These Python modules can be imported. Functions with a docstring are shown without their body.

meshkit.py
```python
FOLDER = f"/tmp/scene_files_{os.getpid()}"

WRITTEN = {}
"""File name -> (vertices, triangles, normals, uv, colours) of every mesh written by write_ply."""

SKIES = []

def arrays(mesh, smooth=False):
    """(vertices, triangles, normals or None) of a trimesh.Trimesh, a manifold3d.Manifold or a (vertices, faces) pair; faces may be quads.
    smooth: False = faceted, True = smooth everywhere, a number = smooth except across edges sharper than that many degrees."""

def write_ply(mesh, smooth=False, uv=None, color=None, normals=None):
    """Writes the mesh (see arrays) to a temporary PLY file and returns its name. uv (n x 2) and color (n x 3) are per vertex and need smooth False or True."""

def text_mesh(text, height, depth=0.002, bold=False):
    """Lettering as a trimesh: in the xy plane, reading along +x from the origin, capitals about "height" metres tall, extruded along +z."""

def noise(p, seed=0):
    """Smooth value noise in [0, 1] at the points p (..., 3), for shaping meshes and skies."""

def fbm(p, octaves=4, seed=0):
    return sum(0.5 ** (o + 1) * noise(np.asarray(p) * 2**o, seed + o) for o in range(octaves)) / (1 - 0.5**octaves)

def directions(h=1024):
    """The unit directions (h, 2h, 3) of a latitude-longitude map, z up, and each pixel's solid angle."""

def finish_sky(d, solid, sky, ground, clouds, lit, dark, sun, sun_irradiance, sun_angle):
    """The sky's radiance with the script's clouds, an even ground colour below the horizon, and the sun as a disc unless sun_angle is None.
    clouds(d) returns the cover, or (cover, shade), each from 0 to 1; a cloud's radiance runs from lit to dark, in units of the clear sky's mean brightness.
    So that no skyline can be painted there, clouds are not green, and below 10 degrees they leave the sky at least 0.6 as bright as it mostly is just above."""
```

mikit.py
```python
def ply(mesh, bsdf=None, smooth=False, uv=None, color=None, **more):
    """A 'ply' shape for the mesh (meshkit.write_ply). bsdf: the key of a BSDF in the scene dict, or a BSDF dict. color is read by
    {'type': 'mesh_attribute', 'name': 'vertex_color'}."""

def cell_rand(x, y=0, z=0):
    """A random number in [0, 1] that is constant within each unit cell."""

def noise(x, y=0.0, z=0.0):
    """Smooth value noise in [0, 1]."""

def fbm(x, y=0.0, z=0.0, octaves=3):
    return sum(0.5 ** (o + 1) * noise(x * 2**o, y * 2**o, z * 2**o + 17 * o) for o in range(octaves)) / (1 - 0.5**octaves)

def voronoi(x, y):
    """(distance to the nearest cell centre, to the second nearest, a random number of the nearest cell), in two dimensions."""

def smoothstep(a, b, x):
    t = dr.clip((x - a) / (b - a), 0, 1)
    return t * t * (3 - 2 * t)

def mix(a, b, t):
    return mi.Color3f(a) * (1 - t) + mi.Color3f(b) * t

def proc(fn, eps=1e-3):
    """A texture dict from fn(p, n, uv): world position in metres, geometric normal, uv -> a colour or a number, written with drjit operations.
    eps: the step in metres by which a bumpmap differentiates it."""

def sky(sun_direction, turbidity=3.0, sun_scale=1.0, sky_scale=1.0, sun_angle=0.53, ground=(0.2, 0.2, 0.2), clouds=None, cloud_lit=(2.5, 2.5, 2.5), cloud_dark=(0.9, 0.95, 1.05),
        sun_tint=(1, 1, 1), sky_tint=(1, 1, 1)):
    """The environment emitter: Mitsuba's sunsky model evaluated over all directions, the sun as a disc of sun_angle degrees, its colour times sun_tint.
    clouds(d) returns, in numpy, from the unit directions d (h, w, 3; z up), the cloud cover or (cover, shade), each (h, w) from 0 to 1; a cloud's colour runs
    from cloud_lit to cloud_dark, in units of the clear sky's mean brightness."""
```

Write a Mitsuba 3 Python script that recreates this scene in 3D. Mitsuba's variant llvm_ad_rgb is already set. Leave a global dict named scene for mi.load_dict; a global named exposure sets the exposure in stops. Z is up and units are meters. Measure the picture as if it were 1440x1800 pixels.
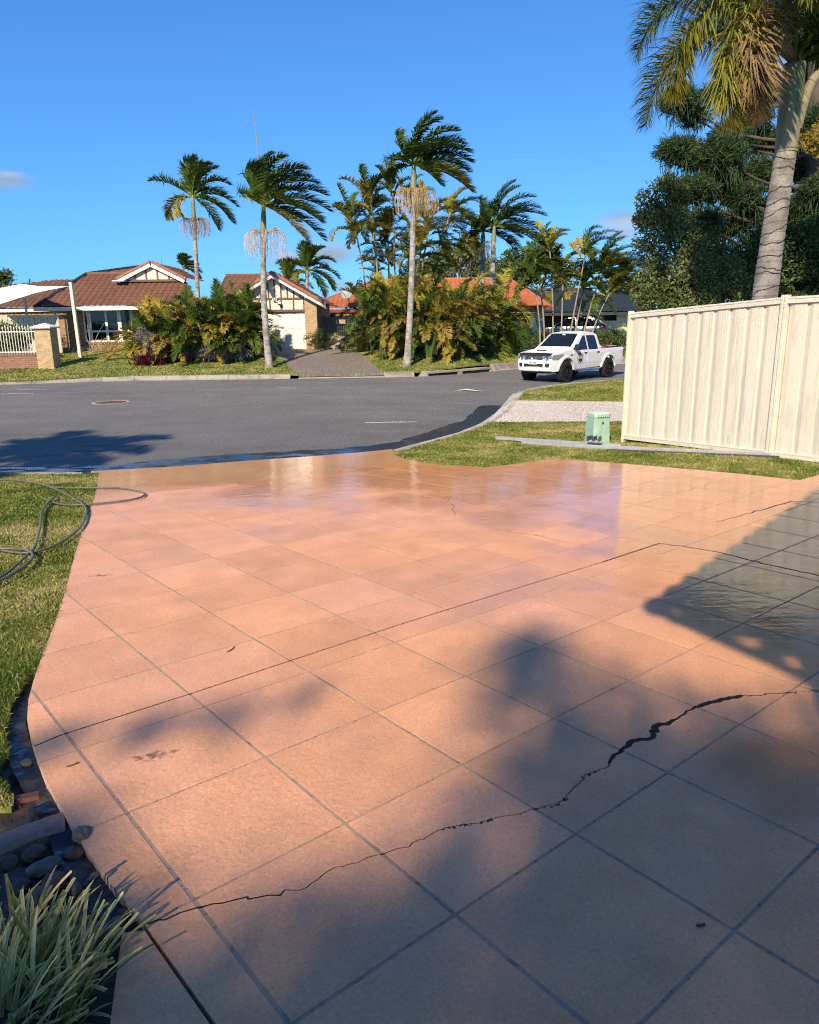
import math, numpy as np, trimesh, mitsuba as mi, mikit, meshkit
import manifold3d as m3
import drjit as dr
from shapely.geometry import Polygon, LineString, Point, box as sbox
from shapely.ops import unary_union
from shapely import contains_xy
from scipy.interpolate import RBFInterpolator
from scipy.spatial import Delaunay
from mikit import noise, fbm, voronoi, cell_rand, smoothstep, mix

T = mi.ScalarTransform4f
scene, labels = {}, {}
# ------------------------------------------------------------------ camera, sky, exposure
FPX, PITCH, ROLL, EYE = 1335.0, math.radians(14.12), math.radians(-0.73), 1.6
CP, SP, CR, SR = math.cos(PITCH), math.sin(PITCH), math.cos(ROLL), math.sin(ROLL)
_up = np.array([-SR, SP * CR, CP * CR])
scene['camera'] = {'type': 'perspective', 'fov': math.degrees(2 * math.atan(720 / FPX)), 'fov_axis': 'x', 'near_clip': 0.05, 'far_clip': 3000.0,
                   'to_world': T().look_at(origin=[0, 0, EYE], target=[0, CP, EYE - SP], up=_up.tolist())}
SUN_AZ, SUN_EL = math.radians(18), math.radians(31)
SUN = np.array([-math.sin(SUN_AZ) * math.cos(SUN_EL), -math.cos(SUN_AZ) * math.cos(SUN_EL), math.sin(SUN_EL)])
exposure = 2.0


def sky_clouds(d):
    az, el = np.degrees(np.arctan2(d[..., 0], d[..., 1])), np.degrees(np.arcsin(np.clip(d[..., 2], -1, 1)))
    n = meshkit.fbm(np.stack([az * .35, el * 1.3, az * 0], -1), 5, seed=4)
    c = np.zeros_like(az)
    for a0, e0, sa, se, k in ((-26.5, 8.8, 2.4, .55, .75), (-5.4, 4.6, 2.0, .8, .9), (-8.2, 4.2, 1.6, .7, .8), (15.6, 6.6, 2.6, .6, .7), (14.8, 5.6, 1.8, .5, .6), (24, 14.5, 1.6, 1.2, .6), (-40, 7, 5, 1.2, .7), (50, 8, 6, 1.4, .7), (110, 9, 6, 1.5, .7), (-110, 7, 7, 1.3, .7), (180, 8, 6, 1.4, .7), (-4.4, 2.4, 1.5, .6, .6)):
        g = np.exp(-(((az - a0) / sa) ** 2 + ((el - e0) / se) ** 2))
        c = np.maximum(c, k * np.clip(g * (0.35 + 1.3 * n) * 1.6 - .35, 0, 1))
    return c, np.clip(.55 - (n - .5) * 2, 0, 1)


scene['sky'] = mikit.sky(SUN, turbidity=2.0, clouds=sky_clouds, cloud_lit=(1.9, 1.95, 2.0), cloud_dark=(1.0, 1.15, 1.35), sky_tint=(.355, .725, 1.17), sky_scale=1.22, sun_scale=1.14, sun_tint=(.94, .98, 1.04))



# ------------------------------------------------------------------ helpers
def at(px, py, y):
    """The point at distance y in front of the lens that stands at this spot of a 1440 x 1800 frame: used while surveying."""
    a, b = px - 720, py - 900
    u, v = (a * CR + b * SR) / FPX, (-a * SR + b * CR) / FPX
    r = np.array([u, CP - v * SP, -SP - v * CP])
    return r * (y / r[1]) + np.array([0, 0, EYE])


_count = {}


def key_for(name, parent=None):
    base = f'{parent}__{name}' if parent else name
    n = _count.get(base, 0)
    _count[base] = n + 1
    return base if n == 0 else f'{base}_{n:03d}'


def tag(key, label=None, cat=None, group=None, kind=None):
    d = labels.setdefault(key, {})
    for k, v in (('label', label), ('category', cat), ('group', group), ('kind', kind)):
        if v: d[k] = v
    return key


def thing(name, label, cat, group=None):
    return tag(key_for(name), label, cat, group)


def add(name, mesh, bsdf, parent=None, smooth=False, uv=None, label=None, cat=None, group=None, kind=None, **more):
    if hasattr(mesh, 'faces') and len(mesh.faces) == 0:
        print('EMPTY', parent, name)
        return None
    key = key_for(name, parent)
    scene[key] = mikit.ply(mesh, bsdf, smooth=smooth, uv=uv, **more)
    if label or kind or cat or group: tag(key, label, cat, group, kind)
    return key


def cat(*ms):
    ms = [m for x in ms for m in (x if isinstance(x, (list, tuple)) else [x])]
    return trimesh.util.concatenate(ms)


def box(x0, x1, y0, y1, z0, z1):
    m = trimesh.creation.box((abs(x1 - x0), abs(y1 - y0), abs(z1 - z0)))
    m.apply_translation(((x0 + x1) / 2, (y0 + y1) / 2, (z0 + z1) / 2))
    return m


def rbox(sx, sy, sz, r=.01):
    """A box with chamfered edges, centred."""
    h = np.array([sx, sy, sz]) / 2
    r = min(r, .49 * min(sx, sy, sz))
    pts = []
    for s in np.ndindex(2, 2, 2):
        s = np.array(s) * 2 - 1
        for k in range(3):
            p = h - r
            p = p.copy(); p[k] = h[k]
            pts.append(s * p)
    return trimesh.convex.convex_hull(np.array(pts))


def xf(m, loc=(0, 0, 0), rz=0., rx=0., ry=0., s=1.):
    m = m.copy()
    if s != 1.: m.apply_scale(s)
    for a, ax in ((rx, (1, 0, 0)), (ry, (0, 1, 0)), (rz, (0, 0, 1))):
        if a: m.apply_transform(trimesh.transformations.rotation_matrix(a, ax))
    m.apply_translation(loc)
    return m


def tube(pts, r, sides=6, caps=True):
    p = np.asarray(pts, float)
    r = np.broadcast_to(np.asarray(r, float), (len(p),))
    t = np.gradient(p, axis=0)
    t /= np.linalg.norm(t, axis=1, keepdims=True) + 1e-12
    ref = np.array([0, 0, 1.]) if abs(t[:, 2]).mean() < .8 else np.array([1., 0, 0])
    a = np.cross(t, ref); a /= np.linalg.norm(a, axis=1, keepdims=True) + 1e-12
    b = np.cross(t, a)
    an = np.arange(sides) * 2 * np.pi / sides
    v = p[:, None] + r[:, None, None] * (np.cos(an)[None, :, None] * a[:, None] + np.sin(an)[None, :, None] * b[:, None])
    v = v.reshape(-1, 3)
    i, j = np.meshgrid(np.arange(len(p) - 1), np.arange(sides), indexing='ij')
    q = np.stack([i * sides + j, i * sides + (j + 1) % sides, (i + 1) * sides + (j + 1) % sides, (i + 1) * sides + j], -1).reshape(-1, 4)
    f = [q[:, [0, 1, 2]], q[:, [0, 2, 3]]]
    if caps:
        n = len(v)
        v = np.vstack([v, p[:1], p[-1:]])
        k = np.arange(sides)
        f += [np.stack([k, k * 0 + n, (k + 1) % sides], 1), np.stack([k + n - sides, (k + 1) % sides + n - sides, k * 0 + n + 1], 1)]
    m = trimesh.Trimesh(v, np.vstack(f), process=False)
    return m


def spline(pts, n):
    from scipy.interpolate import CubicSpline
    p = np.asarray(pts, float)
    s = np.r_[0, np.cumsum(np.linalg.norm(np.diff(p, axis=0), axis=1))]
    return CubicSpline(s, p)(np.linspace(0, s[-1], n))


def prism(poly, h):
    """A shapely polygon (or coordinates) extruded h up from z = 0."""
    poly = poly if hasattr(poly, 'geom_type') else Polygon(poly)
    return trimesh.creation.extrude_polygon(poly, h, engine='earcut')


def prism_xz(coords, y0, y1):
    """Coordinates (x, z) extruded along y."""
    m = prism(coords, y1 - y0)
    v = m.vertices
    m = trimesh.Trimesh(np.c_[v[:, 0], y1 - v[:, 2], v[:, 1]], m.faces, process=False)
    return m


def lathe(profile, sides=24):
    return trimesh.creation.revolve(np.asarray(profile, float), sections=sides)


def sheet(poly, step, zf, skirt=0., dz=0.):
    """A polygon of the plan as a triangulated sheet that follows the height function zf."""
    out = []
    for g in getattr(poly, 'geoms', [poly]):
        if g.area < 1e-4: continue
        pts = []
        rings = [g.exterior, *g.interiors]
        for r in rings:
            n = max(8, int(r.length / step))
            c = np.array(r.coords)[:-1]
            e = np.array([r.interpolate(t, normalized=True).coords[0] for t in np.linspace(0, 1, n, endpoint=False)])
            pts += [c, e]
        x0, y0, x1, y1 = g.bounds
        gx, gy = np.meshgrid(np.arange(x0, x1, step), np.arange(y0, y1, step * .87))
        gx = gx + (np.arange(gx.shape[0]) % 2)[:, None] * step * .5
        inner = g.buffer(-step * .35)
        if not inner.is_empty:
            ok = contains_xy(inner, gx.ravel(), gy.ravel())
            pts.append(np.c_[gx.ravel()[ok], gy.ravel()[ok]])
        pts = np.unique(np.round(np.vstack(pts), 4), axis=0)
        t = Delaunay(pts).simplices
        c = pts[t].mean(1)
        ok = contains_xy(g.buffer(1e-4), c[:, 0], c[:, 1])
        t = t[ok]
        a, b, d = pts[t[:, 0]], pts[t[:, 1]], pts[t[:, 2]]
        area = (b[:, 0] - a[:, 0]) * (d[:, 1] - a[:, 1]) - (b[:, 1] - a[:, 1]) * (d[:, 0] - a[:, 0])
        t = np.where((area < 0)[:, None], t[:, ::-1], t)[abs(area) > 1e-9]
        z = zf(pts[:, 0], pts[:, 1]) + dz
        m = trimesh.Trimesh(np.c_[pts, z], t, process=False)
        if skirt:
            for r in rings:
                n = max(8, int(r.length / step))
                e = np.array([r.interpolate(q, normalized=True).coords[0] for q in np.linspace(0, 1, n, endpoint=False)])
                e = np.vstack([np.array(r.coords)[:-1], e])
                d = np.array([r.project(Point(q)) for q in e])
                e = e[np.argsort(d)]
                ze = zf(e[:, 0], e[:, 1]) + dz
                k = np.arange(len(e)); k2 = (k + 1) % len(e); N = len(e)
                v = np.vstack([np.c_[e, ze], np.c_[e, ze - skirt]])
                f = np.vstack([np.stack([k, k + N, k2], 1), np.stack([k2, k + N, k2 + N], 1)])
                out.append(trimesh.Trimesh(v, f, process=False))
        out.append(m)
    return cat(out)


# ------------------------------------------------------------------ materials
def rgb(*c): return {'type': 'rgb', 'value': list(c[0]) if len(c) == 1 else list(c)}
def col(c): return mikit.proc(c) if callable(c) else (c if isinstance(c, dict) else rgb(c))


def mat(name, color, rough=.6, metallic=0., spec=.5, bump=None, bscale=1., eps=1e-3, two=True, **kw):
    b = {'type': 'principled', 'base_color': col(color), 'roughness': mikit.proc(rough) if callable(rough) else rough, 'metallic': metallic, 'specular': spec, **kw}
    if bump: b = {'type': 'bumpmap', 'arbitrary': mikit.proc(bump, eps), 'scale': bscale, 'bsdf': b}
    if two: b = {'type': 'twosided', 'bsdf': b}
    scene['m_' + name] = b
    return 'm_' + name


def V(*c): return mi.Color3f(*c)
def ramp(t, stops):
    c = V(*stops[0][1])
    for (a, _), (b, cb) in zip(stops[:-1], stops[1:]):
        c = mix(c, V(*cb), dr.clip((t - a) / (b - a), 0, 1))
    return c


# the driveway's water film: where hosing has left it standing
def wetness(p):
    n = fbm(p.x * .75, p.y * .75, 3.0, 4)
    m = fbm(p.x * 2.6, p.y * 2.6, 9.0, 3)
    g = (p.y - 5.5) * .16 + dr.clip(p.x, -1, 3) * .20
    far = smoothstep(.02, .42, g + (n - .5) * .85 + (m - .5) * .3)
    near = smoothstep(.05, .3, .55 - dr.square((p.x - 1.45) / .75) - dr.square((p.y - 2.3) / .75) + (n - .5) * 1.4)
    return dr.maximum(far, .75 * near)


def tile_color(p, n, uv):
    a = fbm(p.x * .9, p.y * .9, 1.0, 4); b = fbm(p.x * 5, p.y * 5, 2.0, 3)
    s = noise(p.x * 160, p.y * 160, 0.0); s2 = noise(p.x * 420, p.y * 420, 5.0)
    c = mix(V(.82, .405, .205), V(.78, .40, .24), smoothstep(.35, .65, a))
    c = c * (.80 + .30 * b + .14 * (uv.y - .5)) * (.9 + .2 * s)
    c = mix(c, V(.86, .60, .46), .25 * smoothstep(.78, .95, s2))
    c = mix(c, V(.86, .62, .48), .35 * smoothstep(.86, .95, noise(p.x * 125, p.y * 125, 8.0)))
    c = mix(c, V(.34, .18, .11), .28 * smoothstep(.80, .92, noise(p.x * 210, p.y * 210, 7.0)))
    w = wetness(p)
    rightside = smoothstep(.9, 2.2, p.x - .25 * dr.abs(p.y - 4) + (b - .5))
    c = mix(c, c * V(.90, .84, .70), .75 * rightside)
    for x0, y0, ang, l, wd in ((-1.0, 2.62, .35, .16, .05), (-2.12, 4.93, .1, .12, .05)):
        u = (p.x - x0) * math.cos(ang) + (p.y - y0) * math.sin(ang); v2 = -(p.x - x0) * math.sin(ang) + (p.y - y0) * math.cos(ang)
        k = smoothstep(.3, 1., 1.15 - dr.square(u / l) - dr.square(v2 / wd) - .9 * noise(p.x * 70, p.y * 70, 2.0))
        c = mix(c, V(.045, .038, .034), .85 * k)
    return c * mix(V(1, 1, 1), V(.84, .76, .66), w)


def tile_rough(p, n, uv):
    w = wetness(p)
    return .55 - .50 * w


def tile_bump(p, n, uv):
    w = wetness(p)
    s = noise(p.x * 75, p.y * 75, 1.0) * .6 + noise(p.x * 170, p.y * 170, 4.0) * .4
    r = fbm((p.x * .82 + p.y * .57) * 10, (p.y * .82 - p.x * .57) * 42, 2.0, 2)
    slow = fbm(p.x * 3.2, p.y * 3.2, 6.0, 3)
    return s * .0021 + r * .0014 + slow * .0020


def wet_bump(p, n, uv): return fbm((p.x * .82 + p.y * .57) * 10, (p.y * .82 - p.x * .57) * 42, 2.0, 2) * .0007 + fbm(p.x * 6, p.y * 19, 5.0, 3) * .0016 + fbm(p.x * 3.2, p.y * 3.2, 6.0, 3) * .0022 + noise(p.x * 75, p.y * 75, 1.0) * .00022


def hosed(name, color, **kw):
    """Concrete that is damp in places: a matt stippled body and, where water stands, a smooth film."""
    dry = mat(name + '_dry', color, .45, spec=.25, bump=tile_bump, eps=2e-3, two=False)
    wet = mat(name + '_wet', color, .055, spec=.6, bump=wet_bump, eps=2e-3, two=False)
    scene['m_' + name] = {'type': 'twosided', 'bsdf': {'type': 'blendbsdf', 'weight': mikit.proc(lambda p, n, uv: wetness(p)), 'a': scene.pop(dry), 'b': scene.pop(wet)}}


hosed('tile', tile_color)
mat('grout', lambda p, n, uv: V(.41, .30, .225) * (.75 + .5 * fbm(p.x * 14, p.y * 14, 0., 3)) * (1 - .35 * smoothstep(.76, .82, noise(p.x * 80, p.y * 80, 3.))), .7, spec=.15)
mat('crack', (.012, .012, .013), .8)
hosed('crossover', lambda p, n, uv: mix(V(.80, .43, .235), V(.72, .375, .19), smoothstep(.35, .7, fbm(p.x * 1.3, p.y * 1.3, 4., 4))) * (.85 + .3 * noise(p.x * 60, p.y * 60, 1.)) * .8)


def asphalt(p, n, uv):
    a = .5 * fbm(p.x * .35, p.y * .35, 1., 4) + .5 * fbm(p.x * 1.4, p.y * 1.4, 5., 3); f = noise(p.x * 55, p.y * 55, 2.); g = noise(p.x * 140, p.y * 140, 6.)
    c = V(.122, .119, .114) * (.66 + .68 * a) * (.70 + .62 * f)
    c = mix(c, V(.22, .215, .2), .5 * smoothstep(.78, .9, g))
    tr = fbm((p.x + p.y * .15) * .25, p.y * 1.6, 3., 3)
    return c * (.9 + .22 * tr)


mat('asphalt', asphalt, .75, spec=.35, bump=lambda p, n, uv: noise(p.x * 50, p.y * 50, 1.) * .6 + noise(p.x * 110, p.y * 110, 2.) * .4, bscale=.004, eps=3e-3)
mat('wet_asphalt', lambda p, n, uv: V(.022, .025, .030) * (.6 + .8 * noise(p.x * 40, p.y * 40, 1.)), lambda p, n, uv: .16 + .4 * smoothstep(.45, .75, noise(p.x * 5, p.y * 9, 1.)), bump=lambda p, n, uv: noise(p.x * 45, p.y * 45, 1.), bscale=.002, eps=3e-3)


def lawn_c(p, n, uv):
    a = fbm(p.x * .8, p.y * .8, 1., 4); b = fbm(p.x * 6, p.y * 6, 2., 3); f = noise(p.x * 40, p.y * 40, 2.)
    c = mix(V(.135, .175, .04), V(.29, .26, .09), smoothstep(.4, .68, a * .6 + b * .4))
    return c * (.55 + .9 * f)


mat('lawn', lawn_c, .9, spec=.1, bump=lambda p, n, uv: noise(p.x * 30, p.y * 30, 1.) + .5 * noise(p.x * 70, p.y * 70, 4.), bscale=.02, eps=4e-3)
mat('soil', lambda p, n, uv: mix(V(.030, .024, .022), V(.075, .055, .042), fbm(p.x * 12, p.y * 12, 1., 4)), .55, bump=lambda p, n, uv: fbm(p.x * 25, p.y * 25, 1., 4), bscale=.03, eps=3e-3)
mat('mud', lambda p, n, uv: mix(V(.012, .013, .018), V(.035, .03, .028), smoothstep(.5, .75, fbm(p.x * 14, p.y * 14, 1., 3))), lambda p, n, uv: .22 + .45 * smoothstep(.40, .62, fbm(p.x * 12, p.y * 12, 5., 3)), bump=lambda p, n, uv: fbm(p.x * 40, p.y * 40, 1., 4), bscale=.006, eps=3e-3)
mat('concrete', lambda p, n, uv: mix(V(.36, .33, .29), V(.22, .20, .17), smoothstep(.4, .75, fbm(p.x * 2.2, p.y * 2.2, p.z * 3, 4))) * (.85 + .3 * noise(p.x * 40, p.y * 40, p.z * 40)), .85, spec=.25)
mat('edging', lambda p, n, uv: mix(V(.30, .19, .145), V(.20, .15, .125), smoothstep(.4, .7, fbm(p.x * 9, p.y * 9, p.z * 9, 4))) * (.8 + .4 * noise(p.x * 150, p.y * 150, p.z * 90)), .8, bump=lambda p, n, uv: noise(p.x * 150, p.y * 150, p.z * 150), bscale=.003)


def pebbles(p, n, uv):
    d1, d2, w = voronoi(p.x * 32, p.y * 32)
    c = mix(V(.64, .60, .54), V(.38, .31, .24), smoothstep(.25, .9, w))
    return c * (.45 + .55 * smoothstep(0., .22, d2 - d1)) * (.9 + .2 * fbm(p.x, p.y, 1., 2))


mat('aggregate', pebbles, .8)
mat('aggregate_dark', lambda p, n, uv: pebbles(p, n, uv) * V(.36, .34, .33), .8)


def brick(c1, c2, mortar, w=.24, h=.086):
    def fn(p, n, uv):
        u = dr.select(dr.abs(n.x) > dr.abs(n.y), p.y, p.x)
        row = dr.floor(p.z / h)
        x = u / w + .5 * (row - 2 * dr.floor(row / 2))
        r = cell_rand(dr.floor(x) + 700, row + 300, 1)
        fx, fz = x - dr.floor(x), p.z / h - row
        j = dr.minimum(dr.minimum(fx, 1 - fx) * w, dr.minimum(fz, 1 - fz) * h)
        c = mix(V(*c1), V(*c2), r) * (.8 + .4 * noise(p.x * 30, p.y * 30, p.z * 30))
        return mix(V(*mortar), c, smoothstep(.003, .007, j))
    return fn


mat('brick', brick((.40, .25, .13), (.27, .155, .085), (.36, .30, .23)), .85, spec=.25)
mat('brick_pale', brick((.52, .38, .22), (.40, .27, .15), (.45, .38, .29)), .85, spec=.25)
mat('brick_red', brick((.30, .15, .10), (.22, .12, .09), (.33, .27, .22)), .85, spec=.25)


def rooftile(c1, c2, lichen=.3):
    def fn(p, n, uv):
        r = .35 + .3 * cell_rand(dr.floor(uv.x / .3) + 500, dr.floor(uv.y / .32) + 500, 2)
        c = mix(V(*c1), V(*c2), r)
        fr = uv.y / .32 - dr.floor(uv.y / .32)
        c = c * (.80 + .35 * fbm(p.x * 1.1, p.y * 1.1, p.z * 1.1, 3))
        return mix(c, V(.06, .05, .045), lichen * smoothstep(.5, .8, fbm(p.x * 5, p.y * 5, p.z * 5, 3)))
    return fn


mat('roof_brown', rooftile((.215, .105, .068), (.165, .075, .05), .35), .7, spec=.3)
mat('roof_orange', rooftile((.50, .165, .075), (.40, .12, .055), .12), .65, spec=.3)
mat('roof_blue', rooftile((.022, .034, .050), (.030, .045, .062), .0), .45, spec=.4)
mat('ridge_brown', lambda p, n, uv: mix(V(.22, .095, .06), V(.12, .065, .045), fbm(p.x * 2, p.y * 2, p.z * 2, 3)), .7)
mat('ridge_terra', lambda p, n, uv: mix(V(.40, .16, .09), V(.24, .11, .07), fbm(p.x * 3, p.y * 3, p.z * 3, 3)), .7)
mat('ridge_dark', (.03, .036, .045), .6)
mat('white', lambda p, n, uv: V(.74, .73, .70) * (.92 + .12 * fbm(p.x * 3, p.y * 3, p.z * 3, 3)), .5)
mat('cream', lambda p, n, uv: V(.70, .66, .56) * (.9 + .15 * fbm(p.x * 2, p.y * 2, p.z * 4, 3)), .6)
mat('beige', lambda p, n, uv: V(.50, .45, .37) * (.9 + .15 * fbm(p.x * 2, p.y * 2, p.z * 4, 3)), .7)
mat('batten', (.16, .085, .055), .7)
mat('red_fascia', (.22, .03, .022), .5)
mat('dark', (.02, .02, .021), .6)
mat('room', (.05, .045, .04), .9)
mat('pane_dark', (.012, .014, .017), .06, spec=.6)
scene['m_glass'] = {'type': 'thindielectric', 'int_ior': 1.5}
mat('rust', lambda p, n, uv: mix(V(.13, .06, .035), V(.07, .04, .03), fbm(p.x * 20, p.y * 20, 1., 3)), .8)


def fence_c(p, n, uv):
    s = fbm(p.x * 14 + p.y * 14, p.z * .9, 2., 3)
    c = V(.66, .63, .535) * (.90 + .16 * s)
    return mix(c, V(.47, .41, .31), .35 * smoothstep(.52, .75, fbm(p.x * 40 + p.y * 40, p.z * 2.2, 7., 3)))


mat('fence', fence_c, .45, spec=.4)
mat('fence_rail', lambda p, n, uv: V(.68, .65, .55) * (.86 + .2 * fbm(p.x * 9, p.y * 9, p.z * 9, 3)), .42, spec=.4)
mat('fence_yellow', (.66, .60, .30), .5)
mat('fence_grey', (.50, .48, .40), .5)
mat('timber', lambda p, n, uv: mix(V(.20, .165, .13), V(.32, .28, .23), fbm(p.x * 20, p.y * 20, p.z * 2, 3)), .85)
mat('galv', lambda p, n, uv: V(.46, .47, .48) * (.8 + .4 * fbm(p.x * 12, p.y * 12, p.z * 12, 3)), .45, metallic=.25)
mat('galv_dark', (.10, .10, .105), .5, metallic=.4)


def pillar_c(p, n, uv):
    streak = smoothstep(.45, .8, fbm(p.x * 14, p.y * 14, p.z * 2.0, 3))
    c = mix(V(.23, .42, .31), V(.36, .52, .42), fbm(p.x * 8, p.y * 8, p.z * 8, 3))
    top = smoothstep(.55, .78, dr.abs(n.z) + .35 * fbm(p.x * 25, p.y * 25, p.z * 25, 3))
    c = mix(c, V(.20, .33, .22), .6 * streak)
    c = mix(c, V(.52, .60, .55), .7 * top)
    return mix(c, V(.55, .62, .57), .6 * smoothstep(.45, .7, fbm(p.x * 4, p.y * 4, p.z * 4, 2)) * smoothstep(.50, .62, noise(p.x * 90, p.y * 90, p.z * 90)))


mat('pillar', pillar_c, .55)
mat('hose', lambda p, n, uv: V(.125, .125, .095) * (.8 + .4 * noise(p.x * 30, p.y * 30, 1.)), .42)
mat('rock', lambda p, n, uv: mix(V(.19, .165, .14), V(.10, .075, .058), fbm(p.x * 22, p.y * 22, p.z * 22, 4)), .7, bump=lambda p, n, uv: fbm(p.x * 40, p.y * 40, p.z * 40, 3), bscale=.012)
mat('rock_brown', lambda p, n, uv: mix(V(.15, .085, .05), V(.055, .04, .032), fbm(p.x * 22, p.y * 22, p.z * 22, 4)), .7, bump=lambda p, n, uv: fbm(p.x * 40, p.y * 40, p.z * 40, 3), bscale=.012)
mat('red_brick', lambda p, n, uv: mix(V(.14, .045, .03), V(.06, .03, .025), fbm(p.x * 40, p.y * 40, p.z * 40, 3)), .7)
mat('rubble', lambda p, n, uv: mix(V(.36, .24, .18), V(.46, .42, .37), cell_rand(dr.floor(p.x * 4) + 99, dr.floor(p.z * 5) + 99, 1)), .85)


# plants: uv.x runs along a colour scale, uv.y is brightness
def leafmat(name, stops, trans=.55, rough=.45, spec=None):
    def fn(p, n, uv): return ramp(uv.x, stops) * (.4 + 1.3 * uv.y)
    scene['m_' + name] = {'type': 'principledthin', 'base_color': mikit.proc(fn), 'roughness': rough, 'diff_trans': trans, 'spec_trans': 0.0, 'eta': 1.45}
    return 'm_' + name


PALM = [(0, (.026, .050, .016)), (.3, (.060, .105, .025)), (.5, (.135, .18, .034)), (.7, (.34, .275, .045)), (.85, (.36, .27, .06)), (1., (.24, .165, .095))]
leafmat('palm', PALM, .5)
leafmat('tree', [(0, (.032, .055, .024)), (.4, (.088, .13, .046)), (.7, (.16, .20, .07)), (1., (.27, .27, .11))], .5)
leafmat('pine', [(0, (.028, .056, .034)), (.5, (.068, .118, .052)), (.8, (.14, .17, .06)), (1., (.24, .20, .09))], .5)
leafmat('grass', [(0, (.065, .115, .02)), (.4, (.145, .205, .038)), (.7, (.28, .29, .08)), (1., (.52, .44, .22))], .5, .6)
leafmat('strap', [(0, (.16, .17, .05)), (.5, (.42, .40, .13)), (.8, (.82, .72, .36)), (1., (.76, .52, .24))], .4, .35)
leafmat('silver', [(0, (.10, .10, .11)), (.5, (.23, .22, .24)), (1., (.36, .34, .36))], .4, .6)
leafmat('redleaf', [(0, (.05, .012, .02)), (1., (.16, .03, .05))], .4, .5)
leafmat('straw', [(0, (.40, .33, .22)), (.5, (.60, .53, .42)), (.8, (.50, .33, .12)), (1., (.30, .21, .11))], .3, .7)


def trunk_c(c1, c2, ring=.11, dark=.45):
    def fn(p, n, uv):
        r = p.z / ring + .8 * noise(p.x * 3, p.y * 3, p.z * 2)
        fr = r - dr.floor(r)
        c = mix(V(*c1), V(*c2), smoothstep(.35, .7, fbm(p.x * 6, p.y * 6, p.z * 5, 3)))
        return c * (1 - dark * smoothstep(.82, .95, fr)) * (.8 + .4 * noise(p.x * 40, p.y * 40, p.z * 60))
    return fn


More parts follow.
